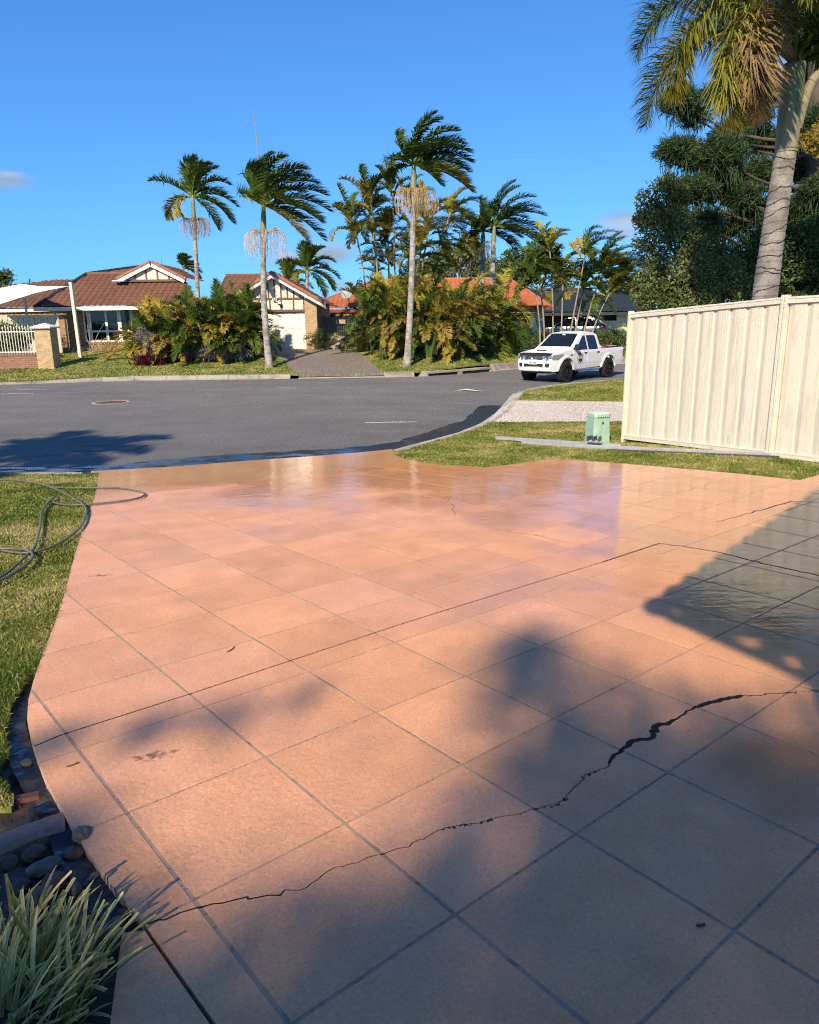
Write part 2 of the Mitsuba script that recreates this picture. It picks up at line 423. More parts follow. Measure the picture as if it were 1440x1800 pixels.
mat('palm_trunk', trunk_c((.40, .385, .36), (.24, .225, .20), .16), .85, spec=.2)
mat('palm_trunk_near', trunk_c((.30, .275, .255), (.19, .17, .155), .155, .22), .8, spec=.2, bump=lambda p, n, uv: smoothstep(.78, .95, (p.z / .155 + .8 * noise(p.x * 3, p.y * 3, p.z * 2)) - dr.floor(p.z / .155 + .8 * noise(p.x * 3, p.y * 3, p.z * 2))) + .3 * noise(p.x * 50, p.y * 50, p.z * 80), bscale=.005, eps=4e-3)
mat('crownshaft', lambda p, n, uv: mix(V(.19, .22, .12), V(.30, .27, .19), smoothstep(.45, .7, fbm(p.x * 9, p.y * 9, p.z * 1.2, 3))), .5)
mat('crownshaft_gold', lambda p, n, uv: mix(V(.20, .24, .045), V(.26, .17, .06), smoothstep(.45, .7, fbm(p.x * 5, p.y * 5, p.z * 2, 3))), .5)
mat('cane', lambda p, n, uv: mix(V(.34, .31, .22), V(.22, .20, .12), fbm(p.x * 5, p.y * 5, p.z * 6, 3)), .7)
mat('bark', lambda p, n, uv: mix(V(.055, .042, .034), V(.13, .105, .085), fbm(p.x * 8, p.y * 8, p.z * 3, 4)), .9)
mat('branch_grey', lambda p, n, uv: mix(V(.16, .14, .125), V(.28, .26, .24), fbm(p.x * 8, p.y * 8, p.z * 3, 4)), .9)
# vehicles
mat('car_white', (.72, .72, .715), .35, spec=.5, clearcoat=1., clearcoat_gloss=.95)
mat('car_silver', (.17, .18, .205), .3, metallic=.6, clearcoat=1., clearcoat_gloss=.95)
mat('car_glass', (.010, .013, .016), .04, spec=.6)
mat('tyre', (.022, .022, .023), .85, spec=.2)
mat('black_plastic', (.022, .022, .023), .5)
mat('rim', (.018, .018, .020), .35, metallic=.3)
mat('chrome', (.62, .63, .65), .15, metallic=1.)
mat('lamp', (.30, .32, .35), .10, spec=.7, metallic=.4, clearcoat=1.)
mat('tail_lamp', (.40, .012, .012), .2, spec=.6)
mat('plate', (.72, .72, .70), .5)
mat('smoke', (.03, .022, .024), .12, spec=.6)
mat('indicator', (.55, .22, .03), .25)
mat('sail', lambda p, n, uv: V(.78, .77, .73) * (.93 + .1 * fbm(p.x * 1.5, p.y * 1.5, p.z * 3, 3)), .7)
mat('dish', (.30, .31, .33), .5)
mat('paint_mark', (.55, .55, .52), .8)
mat('paper', (.62, .58, .30), .8)


# ------------------------------------------------------------------ the lie of the land
def height(points):
    p = np.array(points)
    f = RBFInterpolator(p[:, :2], p[:, 2], kernel='thin_plate_spline', smoothing=.02)
    return lambda x, y: f(np.stack([np.ravel(x), np.ravel(y)], 1)).reshape(np.shape(x))


_L = [(x, y, z) for x in (-9, -5, -2, 1, 4, 8) for y, z in ((-10, .05), (-3, .02), (0, 0), (2, -.015), (4, -.04), (5.5, -.075))]
_L += [(-9, 8, -.17), (-5, 7.5, -.15), (-2.5, 7.5, -.15), (0, 7.5, -.14), (2, 7.5, -.11), (4.4, 9.1, -.06), (5.5, 7.5, -.06), (-12, 10.2, -.36), (-6, 10.3, -.36), (-4.3, 10.4, -.365),
       (-2.5, 11, -.37), (-.3, 11.9, -.37), (3.27, 11.4, -.2), (1.5, 10.5, -.25), (.3, 12.6, -.35), (1.5, 15.2, -.37), (2.35, 18.4, -.38), (3.2, 22, -.40), (4.3, 24, -.42), (7.8, 27, -.45),
       (5, 15, -.28), (8, 18, -.25), (12, 22, -.25), (10, 11, 0.), (12, 5, .05), (14, 30, -.45)]
for x in (-40, -28, -20, -14, -9, -5, -1, 2): _L += [(x, 29.3, -.38), (x, 31.5, -.2), (x, 34.5, .12), (x, 38, .37), (x, 44, .45), (x, 60, .5)]
_L += [(5, 34, -.4), (8, 37, -.3), (14, 38, -.3), (25, 38, -.3), (6, 44, .1), (12, 46, .1), (25, 46, .1), (12, 60, .45), (30, 60, .45), (40, 40, -.2), (30, 24, -.2), (-40, 15, -.3), (-40, -5, 0), (40, 0, .2), (-40, 80, .6), (0, 80, .6), (40, 80, .6), (-40, -30, .2), (40, -30, .2)]
land = height(_L)
_R = [(x, y, z) for x in (-45, -25, -12, -5, 0) for y, z in ((9.5, -.40), (11, -.41), (19, -.38), (29, -.49))]
_R += [(1.5, 15.4, -.46), (2.3, 18.7, -.48), (3.2, 22.3, -.5), (4.2, 24, -.53), (4.8, 27.4, -.55), (7, 29.4, -.55), (7.8, 27.3, -.56), (3, 26, -.5), (2, 30, -.5), (5, 34.5, -.54), (8, 31, -.53), (14, 34, -.53), (14, 37, -.55), (14, 31, -.55), (40, 36, -.53), (40, 39, -.57), (40, 33, -.57)]
road = height(_R)
def lz(x, y): return float(land(np.array([x]), np.array([y]))[0])
def rz_(x, y): return float(road(np.array([x]), np.array([y]))[0])


DRIVE_L = [(-4.40, 10.35), (-4.173, 10.05), (-3.763, 8.997), (-3.273, 7.679), (-2.886, 6.538), (-2.496, 5.394), (-2.209, 4.596), (-2.01, 3.998), (-1.891, 3.605), (-1.783, 3.277), (-1.721, 3.105), (-1.638, 2.923), (-1.542, 2.759), (-1.474, 2.652), (-1.353, 2.475), (-1.23, 2.318), (-1.048, 2.091), (-.889, 1.911), (-.73, 1.744)]
DRIVE_TOP = [(-.27, 11.92), (-1.362, 11.45), (-2.484, 11.02), (-3.343, 10.62), (-4.40, 10.35)]
DRIVE_R = [(4.6, 8.2), (4.408, 7.999), (4.084, 7.779), (3.169, 8.642), (2.099, 9.825), (1.901, 9.965), (.985, 9.516), (.314, 10.047), (-.06, 10.74), (-.21, 11.3), (-.27, 11.92)]
DRIVE = Polygon(DRIVE_L[:-1] + [(-.73, 1.744), (-.474, 1.451), (1.9, -1.2), (6.4, -1.2), (6.4, 7.2)] + DRIVE_R + DRIVE_TOP[1:-1])
SIDE_SLAB = Polygon([(-.80, 1.735), (-.742, 1.742), (-.484, 1.445), (1.88, -1.26), (-.2, -1.2), (-.66, 1.2)])
NEARKERB = [(-45, 10.3), (-20, 10.35), (-5.726, 10.457), (-4.40, 10.35)], [(-.27, 11.95), (.208, 12.789), (.851, 13.82), (1.536, 15.501), (2.05, 17.4), (2.434, 19.145), (3.118, 22.347), (4.173, 24.147), (5.788, 25.776), (7.794, 27.1), (12, 29.6), (20, 31.5), (45, 33)]
FARKERB = [(-45, 27.0), (-25, 27.2), (-17, 27.6), (-14.05, 28.4), (-12.2, 29.15), (-10.418, 29.6), (-4.781, 29.55), (-.812, 29.65), (.507, 29.85), (2.1, 31.0), (3.476, 32.6), (4.947, 34.6), (7.2, 36.3), (12, 38.2), (45, 40)]
ROAD = Polygon(NEARKERB[0] + DRIVE_TOP[::-1] + NEARKERB[1] + FARKERB[::-1])
PATH = Polygon([(2.718, 19.3), (5.5, 17.9), (8.5, 16.4), (7.4, 12.6), (4.095, 14.285), (1.795, 14.955), (1.62, 15.3), (2.12, 17.5)])
OPPOSITE_DRIVE = Polygon([(-8.4, 38.6), (-5.1, 38.6), (-2.4, 36.9), (-1.6, 33), (-.9, 29.9), (-4.2, 29.8), (-4.9, 31.6), (-5.3, 33.5), (-8.2, 37.5)])
LAND_ALL = sbox(-60, -40, 60, 90)
BED = Polygon([(-1.22, 2.33), (-1.05, 2.10), (-.735, 1.75), (-.80, 1.74), (-.66, 1.2), (-.3, -1.2), (-2.5, -1.2), (-2.2, 1.9), (-1.6, 2.35)])
EDGE_SOIL = unary_union([LineString([(-1.80, 3.35), (-1.75, 3.1), (-1.66, 2.85), (-1.50, 2.6)]).buffer(.05), LineString([(-1.50, 2.6), (-1.25, 2.3)]).buffer(.10)])

add('ground', (np.array([[-900, -900, -.95], [900, -900, -.95], [900, 1500, -.95], [-900, 1500, -.95]]), np.array([[0, 1, 2], [0, 2, 3]])), 'm_lawn', kind='structure', label='grassy ground reaching to the horizon')
lawn_poly = LAND_ALL.difference(unary_union([ROAD, DRIVE.buffer(.012), PATH.buffer(.01), OPPOSITE_DRIVE.buffer(.01), BED, SIDE_SLAB.buffer(.01), EDGE_SOIL] + [LineString(k).buffer(.28) for k in (NEARKERB[0], NEARKERB[1], FARKERB)]))
add('lawn', sheet(lawn_poly, .9, land, .05, -.012), 'm_lawn', smooth=False, kind='structure')
add('road', sheet(ROAD, .8, road, .2), 'm_asphalt', kind='structure', label='wide grey asphalt street with a turning bulb')
add('footpath', sheet(PATH, .6, land, .1), 'm_aggregate', kind='structure', label='pale exposed aggregate concrete path across the verge')
add('opposite_driveway', sheet(OPPOSITE_DRIVE, .6, land, .1), 'm_aggregate_dark', kind='structure', label='dark pebbled driveway up to the garage across the street')
add('garden_soil', sheet(unary_union([BED, EDGE_SOIL]), .06, lambda x, y: land(x, y) - .045 + .045 * (meshkit.fbm(np.stack([x * 9, y * 9, x * 0], -1), 3) - .5) * 2, .1), 'm_soil', smooth=False, kind='structure')
MUD = Polygon([(-1.235, 2.325), (-1.05, 2.10), (-.74, 1.755), (-.79, 1.72), (-.83, 1.80), (-.93, 1.86), (-.99, 1.97), (-1.06, 1.98), (-1.11, 2.06), (-1.19, 2.18), (-1.27, 2.29)])
MUD2 = LineString([(-1.78, 3.15), (-1.70, 2.92), (-1.52, 2.64), (-1.29, 2.36)]).buffer(.045)
add('mud_puddle', sheet(unary_union([MUD.buffer(.015), MUD2]), .05, lambda x, y: land(x, y) - .035 + .006 * meshkit.fbm(np.stack([x * 16, y * 16, x * 0], -1), 3), .04), 'm_mud', smooth=False, kind='structure', label='dark wet mud between the bed and the driveway')
# wet gutter where the hosed water runs off along the near edge of the street
gut = LineString([(-9, 10.6), (-5.7, 10.7), (-4.3, 10.75), (-2.5, 11.4), (-.3, 12.15), (.1, 12.75), (.75, 13.85), (1.42, 15.5), (1.9, 17.3), (2.2, 18.6)])
gp = [gut.interpolate(t) for t in np.linspace(0, gut.length, 90)]
rg = np.random.default_rng(5)
wid = .16 + .22 * meshkit.fbm(np.stack([np.arange(90) * .22, np.zeros(90), np.zeros(90)], -1), 4)
wid = np.where(np.arange(90) > 28, wid * 1.6, wid)
WET = unary_union([p.buffer(w) for p, w in zip(gp, wid)]).intersection(ROAD.buffer(-.02))
add('wet_gutter', sheet(WET, .3, road, 0, .004), 'm_wet_asphalt', kind='structure', label='wet dark run-off along the near gutter')


def kerb_run(line, side, key, step=1.2, w=.30, h=.115, flat=()):
    """Rollover kerb stones along a line; side = +1 puts them left of it. Each stone is a part."""
    ls = LineString(line)
    n = int(ls.length / step)
    for k in range(n):
        a, b = k * step + .006, (k + 1) * step - .006
        c = ls.interpolate((a + b) / 2)
        if any(x0 < c.x < x1 for x0, x1 in flat) or abs(c.x) > 24: continue
        sec = []
        for s in (a, (a + b) / 2, b):
            p, q = ls.interpolate(s), ls.interpolate(s + .02)
            t = np.array([q.x - p.x, q.y - p.y]); t /= np.linalg.norm(t)
            nn = np.array([-t[1], t[0]]) * side
            z = rz_(p.x, p.y)
            hh = max(h * .6, lz(p.x + nn[0] * w, p.y + nn[1] * w) - z + .002)
            for o, hz in ((-.05, -.06), (-.05, .012), (.06, .03), (.15, hh - .015), (.2, hh), (w, hh), (w, -.06)):
                sec.append((p.x + nn[0] * o, p.y + nn[1] * o, z + hz))
        v = np.array(sec)
        f = []
        for i in range(2):
            for j in range(7):
                j2 = (j + 1) % 7
                f += [(i * 7 + j, i * 7 + j2, i * 7 + 7 + j2), (i * 7 + j, i * 7 + 7 + j2, i * 7 + 7 + j)]
        for i in range(1, 6): f += [(0, i + 1, i), (14, 14 + i, 14 + i + 1)]
        add('kerb_stone', trimesh.Trimesh(v, np.array(f), process=False), 'm_concrete', key)


kerb = tag(key_for('kerb'), 'pale concrete kerb along the street', kind='structure')
kerb_run(NEARKERB[0][1:], -1, kerb)
kerb_run(NEARKERB[1], -1, kerb)
kerb_run(FARKERB, 1, kerb, flat=((-4.1, -.9), (.7, 3.6)))
# the layback in front of the driveway across the street
scene['kerb__layback'] = mikit.ply(sheet(LineString([(-4.2, 29.68), (-.9, 29.75)]).buffer(.2, cap_style=2), .4, road, .1, .03), 'm_concrete')

# ------------------------------------------------------------------ the driveway: grey joints below, each tile a piece of its own
drive_base = DRIVE.buffer(0)
add('driveway', sheet(drive_base, .35, land, .12), 'm_grout', kind='structure', label='salmon tiled concrete driveway, wet from hosing, with grey joints and long cracks')
TH, TS = math.radians(39.63), .533
O = np.array([-.7068, 1.1043]); A = np.array([math.cos(TH), math.sin(TH)]); B = np.array([-math.sin(TH), math.cos(TH)])
JOINT = LineString([(-5.4, 5.9), (-2.704, 8.215), (.009, 10.499), (2.5, 12.6)])
rc = np.random.default_rng(11)


def jag(pts, amp, step=.03, seed=0):
    r = np.random.default_rng(seed)
    ls = LineString(pts); n = max(3, int(ls.length / step))
    e = np.array([ls.interpolate(t, normalized=True).coords[0] for t in np.linspace(0, 1, n)])
    e[1:-1] += r.normal(0, amp, (n - 2, 2)) + .6 * amp * np.cumsum(r.normal(0, .35, (n - 2, 2)), 0).clip(-3, 3)
    return e


def band(pts, widths):
    w = np.interp(np.linspace(0, 1, len(pts)), np.linspace(0, 1, len(widths)), widths)
    return unary_union([LineString(pts[i:i + 2]).buffer(max(w[i], .0012), cap_style=1, quad_segs=2) for i in range(len(pts) - 1)])


C1 = [(-.737, 1.765), (-.621, 1.82), (-.508, 1.858), (-.427, 1.868), (-.316, 1.9), (-.256, 1.972), (-.137, 2.026), (-.014, 2.071), (.089, 2.153), (.233, 2.194), (.412, 2.252), (.505, 2.282), (.575, 2.38), (.631, 2.45), (.717, 2.503), (.769, 2.579), (.863, 2.68), (.948, 2.699), (.987, 2.787), (1.135, 2.877), (1.209, 2.949), (1.417, 3.037), (1.63, 3.064), (1.9, 3.10), (2.6, 3.2)]
rw = np.random.default_rng(3)
w1 = np.full(80, .0022); w1[:8] = .0035; w1[36:39] = .008; w1[39:41] = .013; w1[41:46] = .010 + .006 * rw.random(5); w1[46:50] = .005; w1[50:55] = .013; w1[55:60] = .004; w1[66:70] = .006
cracks = [band(jag(C1, .0045, .022, 1), w1), band(jag([(1.911, 5.569), (2.085, 5.446), (2.245, 5.315), (2.369, 5.12), (2.491, 4.951), (2.685, 4.727), (3.2, 4.3)], .006, .05, 2), [.008, .010, .011, .009, .008]),
          band(jag([(.368, 7.561), (.418, 7.036), (.397, 6.592)], .02, .08, 3), [.002, .003, .002]), band(jag([(.662, 6.102), (.924, 5.949), (1.267, 5.609)], .012, .06, 4), [.003, .005, .002]),
          band(jag([(2.6, 6.2), (3.174, 6.624), (3.603, 6.924), (3.785, 6.813), (4.4, 6.5)], .008, .08, 5), [.004, .008, .01, .007, .004]),
          band(np.array([(-1.501, 2.707), (-1.43, 2.792), (-1.013, 3.13), (-.008, 3.994), (1.358, 5.099), (1.911, 5.569)]), [.0048, .0048, .0044, .005, .008, .004])]
rch = np.random.default_rng(23)
L1 = LineString(C1)
chips = []
for k in range(70):
    q_ = L1.interpolate(rch.uniform(.9, 2.9))
    a_ = rch.uniform(0, 6.28, 4); r_c = rch.uniform(.003, .013, 4)
    chips.append(Polygon([(q_.x + rr0 * math.cos(a0), q_.y + rr0 * math.sin(a0)) for a0, rr0 in sorted(zip(a_, r_c))]).buffer(.0008).convex_hull)
CRACKS = unary_union(cracks + chips)
tiled = DRIVE
half = Polygon([tuple(JOINT.coords[0])] + list(JOINT.coords)[1:] + [(9, 12), (9, -5), (-9, -5), (-9, 5)])
TILED, CROSS = DRIVE.intersection(half), DRIVE.difference(half)
TILED = TILED.difference(JOINT.buffer(.008))
tiles = []
for i in range(-12, 26):
    for j in range(-12, 26):
        c = O + A * TS * (i + .5) + B * TS * (j + .5)
        if c[1] < .55 or c[0] > .62 * c[1] + .75: continue
        jw = .0070
        q = [O + A * (TS * (i + a) + (jw if a == 0 else -jw)) + B * (TS * (j + b) + (.0055 if b == 0 else -.0055)) for a, b in ((0, 0), (1, 0), (1, 1), (0, 1))]
        p = Polygon(q).intersection(TILED)
        if p.area < .0006: continue
        tiles.append((math.hypot(*c), p.difference(CRACKS), rc.random()))
tiles.sort(key=lambda t: t[0])


def slab_mesh(p, top=.0018, low=.0, bev=.0018):
    ms = []
    for g in getattr(p, 'geoms', [p]):
        if g.geom_type != 'Polygon' or g.area < 2e-5: continue
        g = g.simplify(.0008)
        m = prism(g, 1.)
        v = m.vertices.copy()
        z = land(v[:, 0], v[:, 1])
        v[:, 2] = np.where(v[:, 2] > .5, z + top, z - .004)
        ms.append(trimesh.Trimesh(v, m.faces, process=False))
    return cat(ms) if ms else None


rest = []
for k, (d, p, r) in enumerate(tiles):
    m = slab_mesh(p)
    if m is None: continue
    uv = np.c_[np.zeros(len(m.vertices)), np.full(len(m.vertices), r)]
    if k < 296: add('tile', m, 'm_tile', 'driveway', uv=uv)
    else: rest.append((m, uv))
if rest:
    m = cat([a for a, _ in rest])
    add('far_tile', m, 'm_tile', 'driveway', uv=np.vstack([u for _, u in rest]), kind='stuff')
cx = LineString([(-1.9, 9.9), (-1.62, 10.35), (-1.25, 11.7)]).buffer(.006)
for g in getattr(CROSS.difference(cx), 'geoms', [CROSS.difference(cx)]):
    if g.area > .05: add('crossover_slab', sheet(g.buffer(-.003), .3, land, .01, .0025), 'm_crossover', 'driveway', uv=None)
crk = sheet(CRACKS.buffer(.001).intersection(DRIVE), .05, land, 0, .0008)
add('crack', crk, 'm_crack', 'driveway', kind='stuff')
add('side_slab', sheet(SIDE_SLAB, .2, land, .1, .001), 'm_tile', uv=None, kind='structure', label='plain salmon concrete strip beside the strappy plant')


# ------------------------------------------------------------------ plants
def unit(v):
    v = np.asarray(v, float)
    return v / (np.linalg.norm(v, axis=-1, keepdims=True) + 1e-12)


UP = np.array([0, 0, 1.])


def frond(rng, base, d0, length, droop, wind=(0, 0, 0), nl=46, ll=.6, lw=.045, vee=.35, tone=.3, tone_tip=None, bright=.5, bare=.16, hang=.5, r0=.02, sweep=.75, plume=0., jit=.05):
    """A feather palm leaf: an arching rachis with two rows of leaflets. Returns (mesh, uv)."""
    n = 18
    d = unit(d0); p = np.array(base, float)
    wind = np.array(wind, float)
    P, D = [p.copy()], [d.copy()]
    ds = length / (n - 1)
    for k in range(n - 1):
        t = k / (n - 1)
        d = unit(d + (-UP * droop * (.25 + 1.5 * t) + wind * (.3 + t)) * ds / max(length, .1) * 2.2)
        p = p + d * ds
        P.append(p.copy()); D.append(d.copy())
    P, D = np.array(P), np.array(D)
    m = tube(P, np.linspace(r0, r0 * .2, n), 4, False)
    verts, faces = [m.vertices], [m.faces]
    uvs = [np.c_[np.full(len(m.vertices), min(1, tone + .12)), np.full(len(m.vertices), bright)]]
    t = np.linspace(bare, .995, nl)
    i = t * (n - 1); i0 = np.clip(i.astype(int), 0, n - 2); fr = (i - i0)[:, None]
    Q = P[i0] * (1 - fr) + P[i0 + 1] * fr
    Tn = unit(D[i0] * (1 - fr) + D[i0 + 1] * fr)
    side = unit(np.cross(Tn, UP + 1e-3))
    nrm = unit(np.cross(side, Tn))
    tt = (t - bare) / (1 - bare)
    L = ll * (np.sin(np.pi * (.12 + .80 * tt)) ** .8)
    off = len(m.vertices)
    for s in (1, -1):
        j = rng.normal(0, .13, (nl, 3))
        if plume:
            th = rng.normal(0, plume, nl)[:, None]
            sd = side * np.cos(th) + nrm * np.sin(th)
        else: sd = side
        a = (sweep + .6 * tt)[:, None]
        dirl = unit(sd * s * np.cos(a * .8) + Tn * np.sin(a) * .8 + nrm * (vee + rng.normal(0, .12, nl))[:, None] + j)
        l = (L * rng.uniform(.85, 1.1, nl))[:, None]
        mid = Q + dirl * l * .5
        d2 = unit(dirl - UP * hang * rng.uniform(.5, 1.4, nl)[:, None] + wind * .9)
        tip = mid + d2 * l * .5
        wv = unit(np.cross(dirl, nrm)) * lw * .5
        v = np.stack([Q - wv * .5, Q + wv * .5, mid - wv, mid + wv, tip], 1).reshape(-1, 3)
        k = np.arange(nl)[:, None] * 5 + off
        f = np.concatenate([k + [0, 1, 3], k + [0, 3, 2], k + [2, 3, 4]], 0)
        off += nl * 5
        verts.append(v); faces.append(f)
        tn = tone + ((tone_tip - tone) * tt if tone_tip is not None else 0) + rng.normal(0, jit, nl)
        br = np.clip(bright + rng.normal(0, .10, nl), .05, 1)
        uv = np.stack([np.repeat(tn[:, None], 5, 1) + np.array([0, 0, .0, .0, .10]), np.repeat(br[:, None], 5, 1)], -1).reshape(-1, 2)
        uvs.append(np.clip(uv, 0, 1))
    return trimesh.Trimesh(np.vstack(verts), np.vstack(faces), process=False), np.vstack(uvs)


def blades(rng, base, d, length, width, tone, bright, bend=.5, segs=2):
    """Many narrow blades at once: base, d (n, 3); returns (vertices, faces, uv)."""
    n = len(base)
    d = unit(d)
    length = np.broadcast_to(length, (n,))[:, None]; width = np.broadcast_to(width, (n,))[:, None]
    w = unit(np.cross(d, rng.normal(0, 1, (n, 3)))) * width * .5
    mid = base + d * length * .55
    tip = mid + unit(d - UP * bend) * length * .45
    v = np.stack([base - w * .7, base + w * .7, mid - w, mid + w, tip], 1).reshape(-1, 3)
    k = np.arange(n)[:, None] * 5
    f = np.concatenate([k + [0, 1, 3], k + [0, 3, 2], k + [2, 3, 4]], 0)
    uv = np.stack([np.repeat(np.broadcast_to(tone, (n,))[:, None], 5, 1), np.repeat(np.broadcast_to(bright, (n,))[:, None], 5, 1)], -1).reshape(-1, 2)
    return v, f, np.clip(uv, 0, 1)


def leaf_cloud(rng, blobs, n, size, tone=.4, tspread=.18, aspect=.45, shell=.55, droop=.2):
    """Leaves through the volume of several ellipsoids (x, y, z, rx, ry, rz): (mesh, uv)."""
    blobs = np.array(blobs, float)
    vol = (blobs[:, 3] * blobs[:, 4] * blobs[:, 5]) ** .75
    which = rng.choice(len(blobs), n, p=vol / vol.sum())
    u = unit(rng.normal(0, 1, (n, 3)))
    r = rng.uniform(0, 1, n) ** (1 - shell * .8)
    c = blobs[which, :3] + u * r[:, None] * blobs[which, 3:6]
    # holes and lumps
    keep = meshkit.noise(c / (size * 6.5), 3) + .35 * meshkit.noise(c / (size * 2.5), 8) > .50
    c, u, which = c[keep], u[keep], which[keep]
    m = len(c)
    d = unit(u * .7 + rng.normal(0, .6, (m, 3)) - UP * droop)
    w = unit(np.cross(d, unit(rng.normal(0, 1, (m, 3)) + u)))
    s = size * rng.uniform(.6, 1.3, m)[:, None]
    v = np.stack([c - d * s * .5, c + w * s * aspect * .5, c + d * s * .5, c - w * s * aspect * .5], 1).reshape(-1, 3)
    k = np.arange(m)[:, None] * 4
    f = np.concatenate([k + [0, 1, 2], k + [0, 2, 3]], 0)
    btone = rng.normal(0, .10, len(blobs))[which]
    tn = tone + btone + rng.normal(0, tspread, m)
    uv = np.stack([np.repeat(tn[:, None], 4, 1), np.repeat(rng.uniform(.3, .7, m)[:, None], 4, 1)], -1).reshape(-1, 2)
    return trimesh.Trimesh(v, f, process=False), np.clip(uv, 0, 1)


def limbs(rng, base, targets, r0, sides=6):
    """A trunk that forks towards the targets."""
    ms = []
    base = np.array(base, float)
    for tg in targets:
        tg = np.array(tg, float)
        mid = base * .5 + tg * .5 + np.array([*(rng.normal(0, .12, 2) * np.linalg.norm(tg - base)), 0])
        mid[2] = base[2] + (tg[2] - base[2]) * .62
        ms.append(tube(spline([base, mid, tg], 9), np.linspace(r0, r0 * .22, 9), sides))
    return cat(ms)


def blob_tree(name, label, cat_, base, blobs, n, size, tone, trunk_r=.12, group=None, seed=0, m='m_tree', fork=.25, **kw):
    rng = np.random.default_rng(seed)
    t = thing(name, label, cat_, group)
    base = np.array(base, float)
    top = base + (np.mean([b[:3] for b in blobs], 0) - base) * fork
    add('trunk', cat(tube([base, top], [trunk_r * 1.25, trunk_r], 8), limbs(rng, top, [np.array(b[:3]) for b in blobs[:10]], trunk_r * .7)), 'm_bark', t, smooth=True)
    me, uv = leaf_cloud(rng, blobs, n, size, tone, **kw)
    add('crown', me, m, t, uv=uv)
    return t


def flower_strings(rng, at_, r, drop, n, tone, side=None):
    """A palm's hanging flower cluster: many thin strings that spill out and down."""
    vs, fs, us, off = [], [], [], 0
    for k in range(n):
        a = rng.uniform(0, 2 * np.pi)
        out = np.array([math.cos(a), math.sin(a), 0]) * rng.uniform(.25, 1) * r
        if side is not None: out = out * .85 + np.array(side) * r * .45
        p0 = np.array(at_) + out * .1
        pk = np.array(at_) + out + UP * rng.uniform(0, .25) * r
        e = pk + out * .25 + np.array([rng.normal(0, .06), rng.normal(0, .06), -drop * rng.uniform(.45, 1)])
        q = spline([p0, pk, e], 6)
        m = tube(q, .0055, 3, False)
        vs.append(m.vertices); fs.append(m.faces + off); off += len(m.vertices)
        us.append(np.c_[np.full(len(m.vertices), tone + rng.normal(0, .08)), np.full(len(m.vertices), rng.uniform(.4, .75))])
    return trimesh.Trimesh(np.vstack(vs), np.vstack(fs), process=False), np.clip(np.vstack(us), 0, 1)


def feather_palm(label, foot, top, shaft, fronds, r=.13, flowers=(), seed=0, group=None, lean=.0, trunk_mat='m_palm_trunk', spear=None, tone=.34, flen=2.4, nl=80, wind=(.5, .1, 0), ll=.62, lw=.05, gold=False):
    """Single-stemmed feather palm. foot, top: trunk ends; shaft: length of the green crownshaft; fronds: (azimuth deg, elevation deg, length factor, droop, tone shift)."""
    rng = np.random.default_rng(seed)
    t = thing('palm_tree', label, 'palm tree', group)
    foot, top = np.array(foot, float), np.array(top, float)
    k = np.linspace(0, 1, 26)
    bow = np.sin(np.pi * k)[:, None] * np.array([lean, 0, 0])
    q = foot + (top - foot) * k[:, None] + bow
    rad = r * (1 + .55 * np.exp(-k * 16)) * (1 - .25 * k)
    add('trunk', tube(q, rad, 14), trunk_mat, t, smooth=True)
    ax = unit(q[-1] - q[-2])
    k2 = np.linspace(0, 1, 8)
    add('crownshaft', tube(top - ax * .02 + ax * shaft * k2[:, None], r * .8 * (1.12 - .5 * k2 ** 1.6), 12), 'm_crownshaft_gold' if gold else 'm_crownshaft', t, smooth=True)
    hub = top + ax * shaft * .94
    for az, el, lf, dr_, ts in fronds:
        a, e = math.radians(az), math.radians(el)
        d = np.array([math.sin(a) * math.cos(e), -math.cos(a) * math.cos(e), math.sin(e)])
        me, uv = frond(rng, hub + d * .05, d, flen * lf, dr_, wind, nl, ll, lw, tone=tone + ts, tone_tip=tone + ts + .06, bright=.62, r0=.035)
        add('frond', me, 'm_palm', t, uv=uv)
    for dx, rr, drop, n, tn in flowers:
        me, uv = flower_strings(rng, top + np.array([dx * .1, -.05, -.05]), rr, drop, n, tn, side=(dx, -.2, 0))
        add('flower_cluster', me, 'm_straw', t, uv=uv)
    if spear is not None:
        add('spear_leaf', tube([hub, hub + np.array(spear) * .6, hub + np.array(spear)], [.03, .025, .008], 6), 'm_cane', t, smooth=True)
    return t


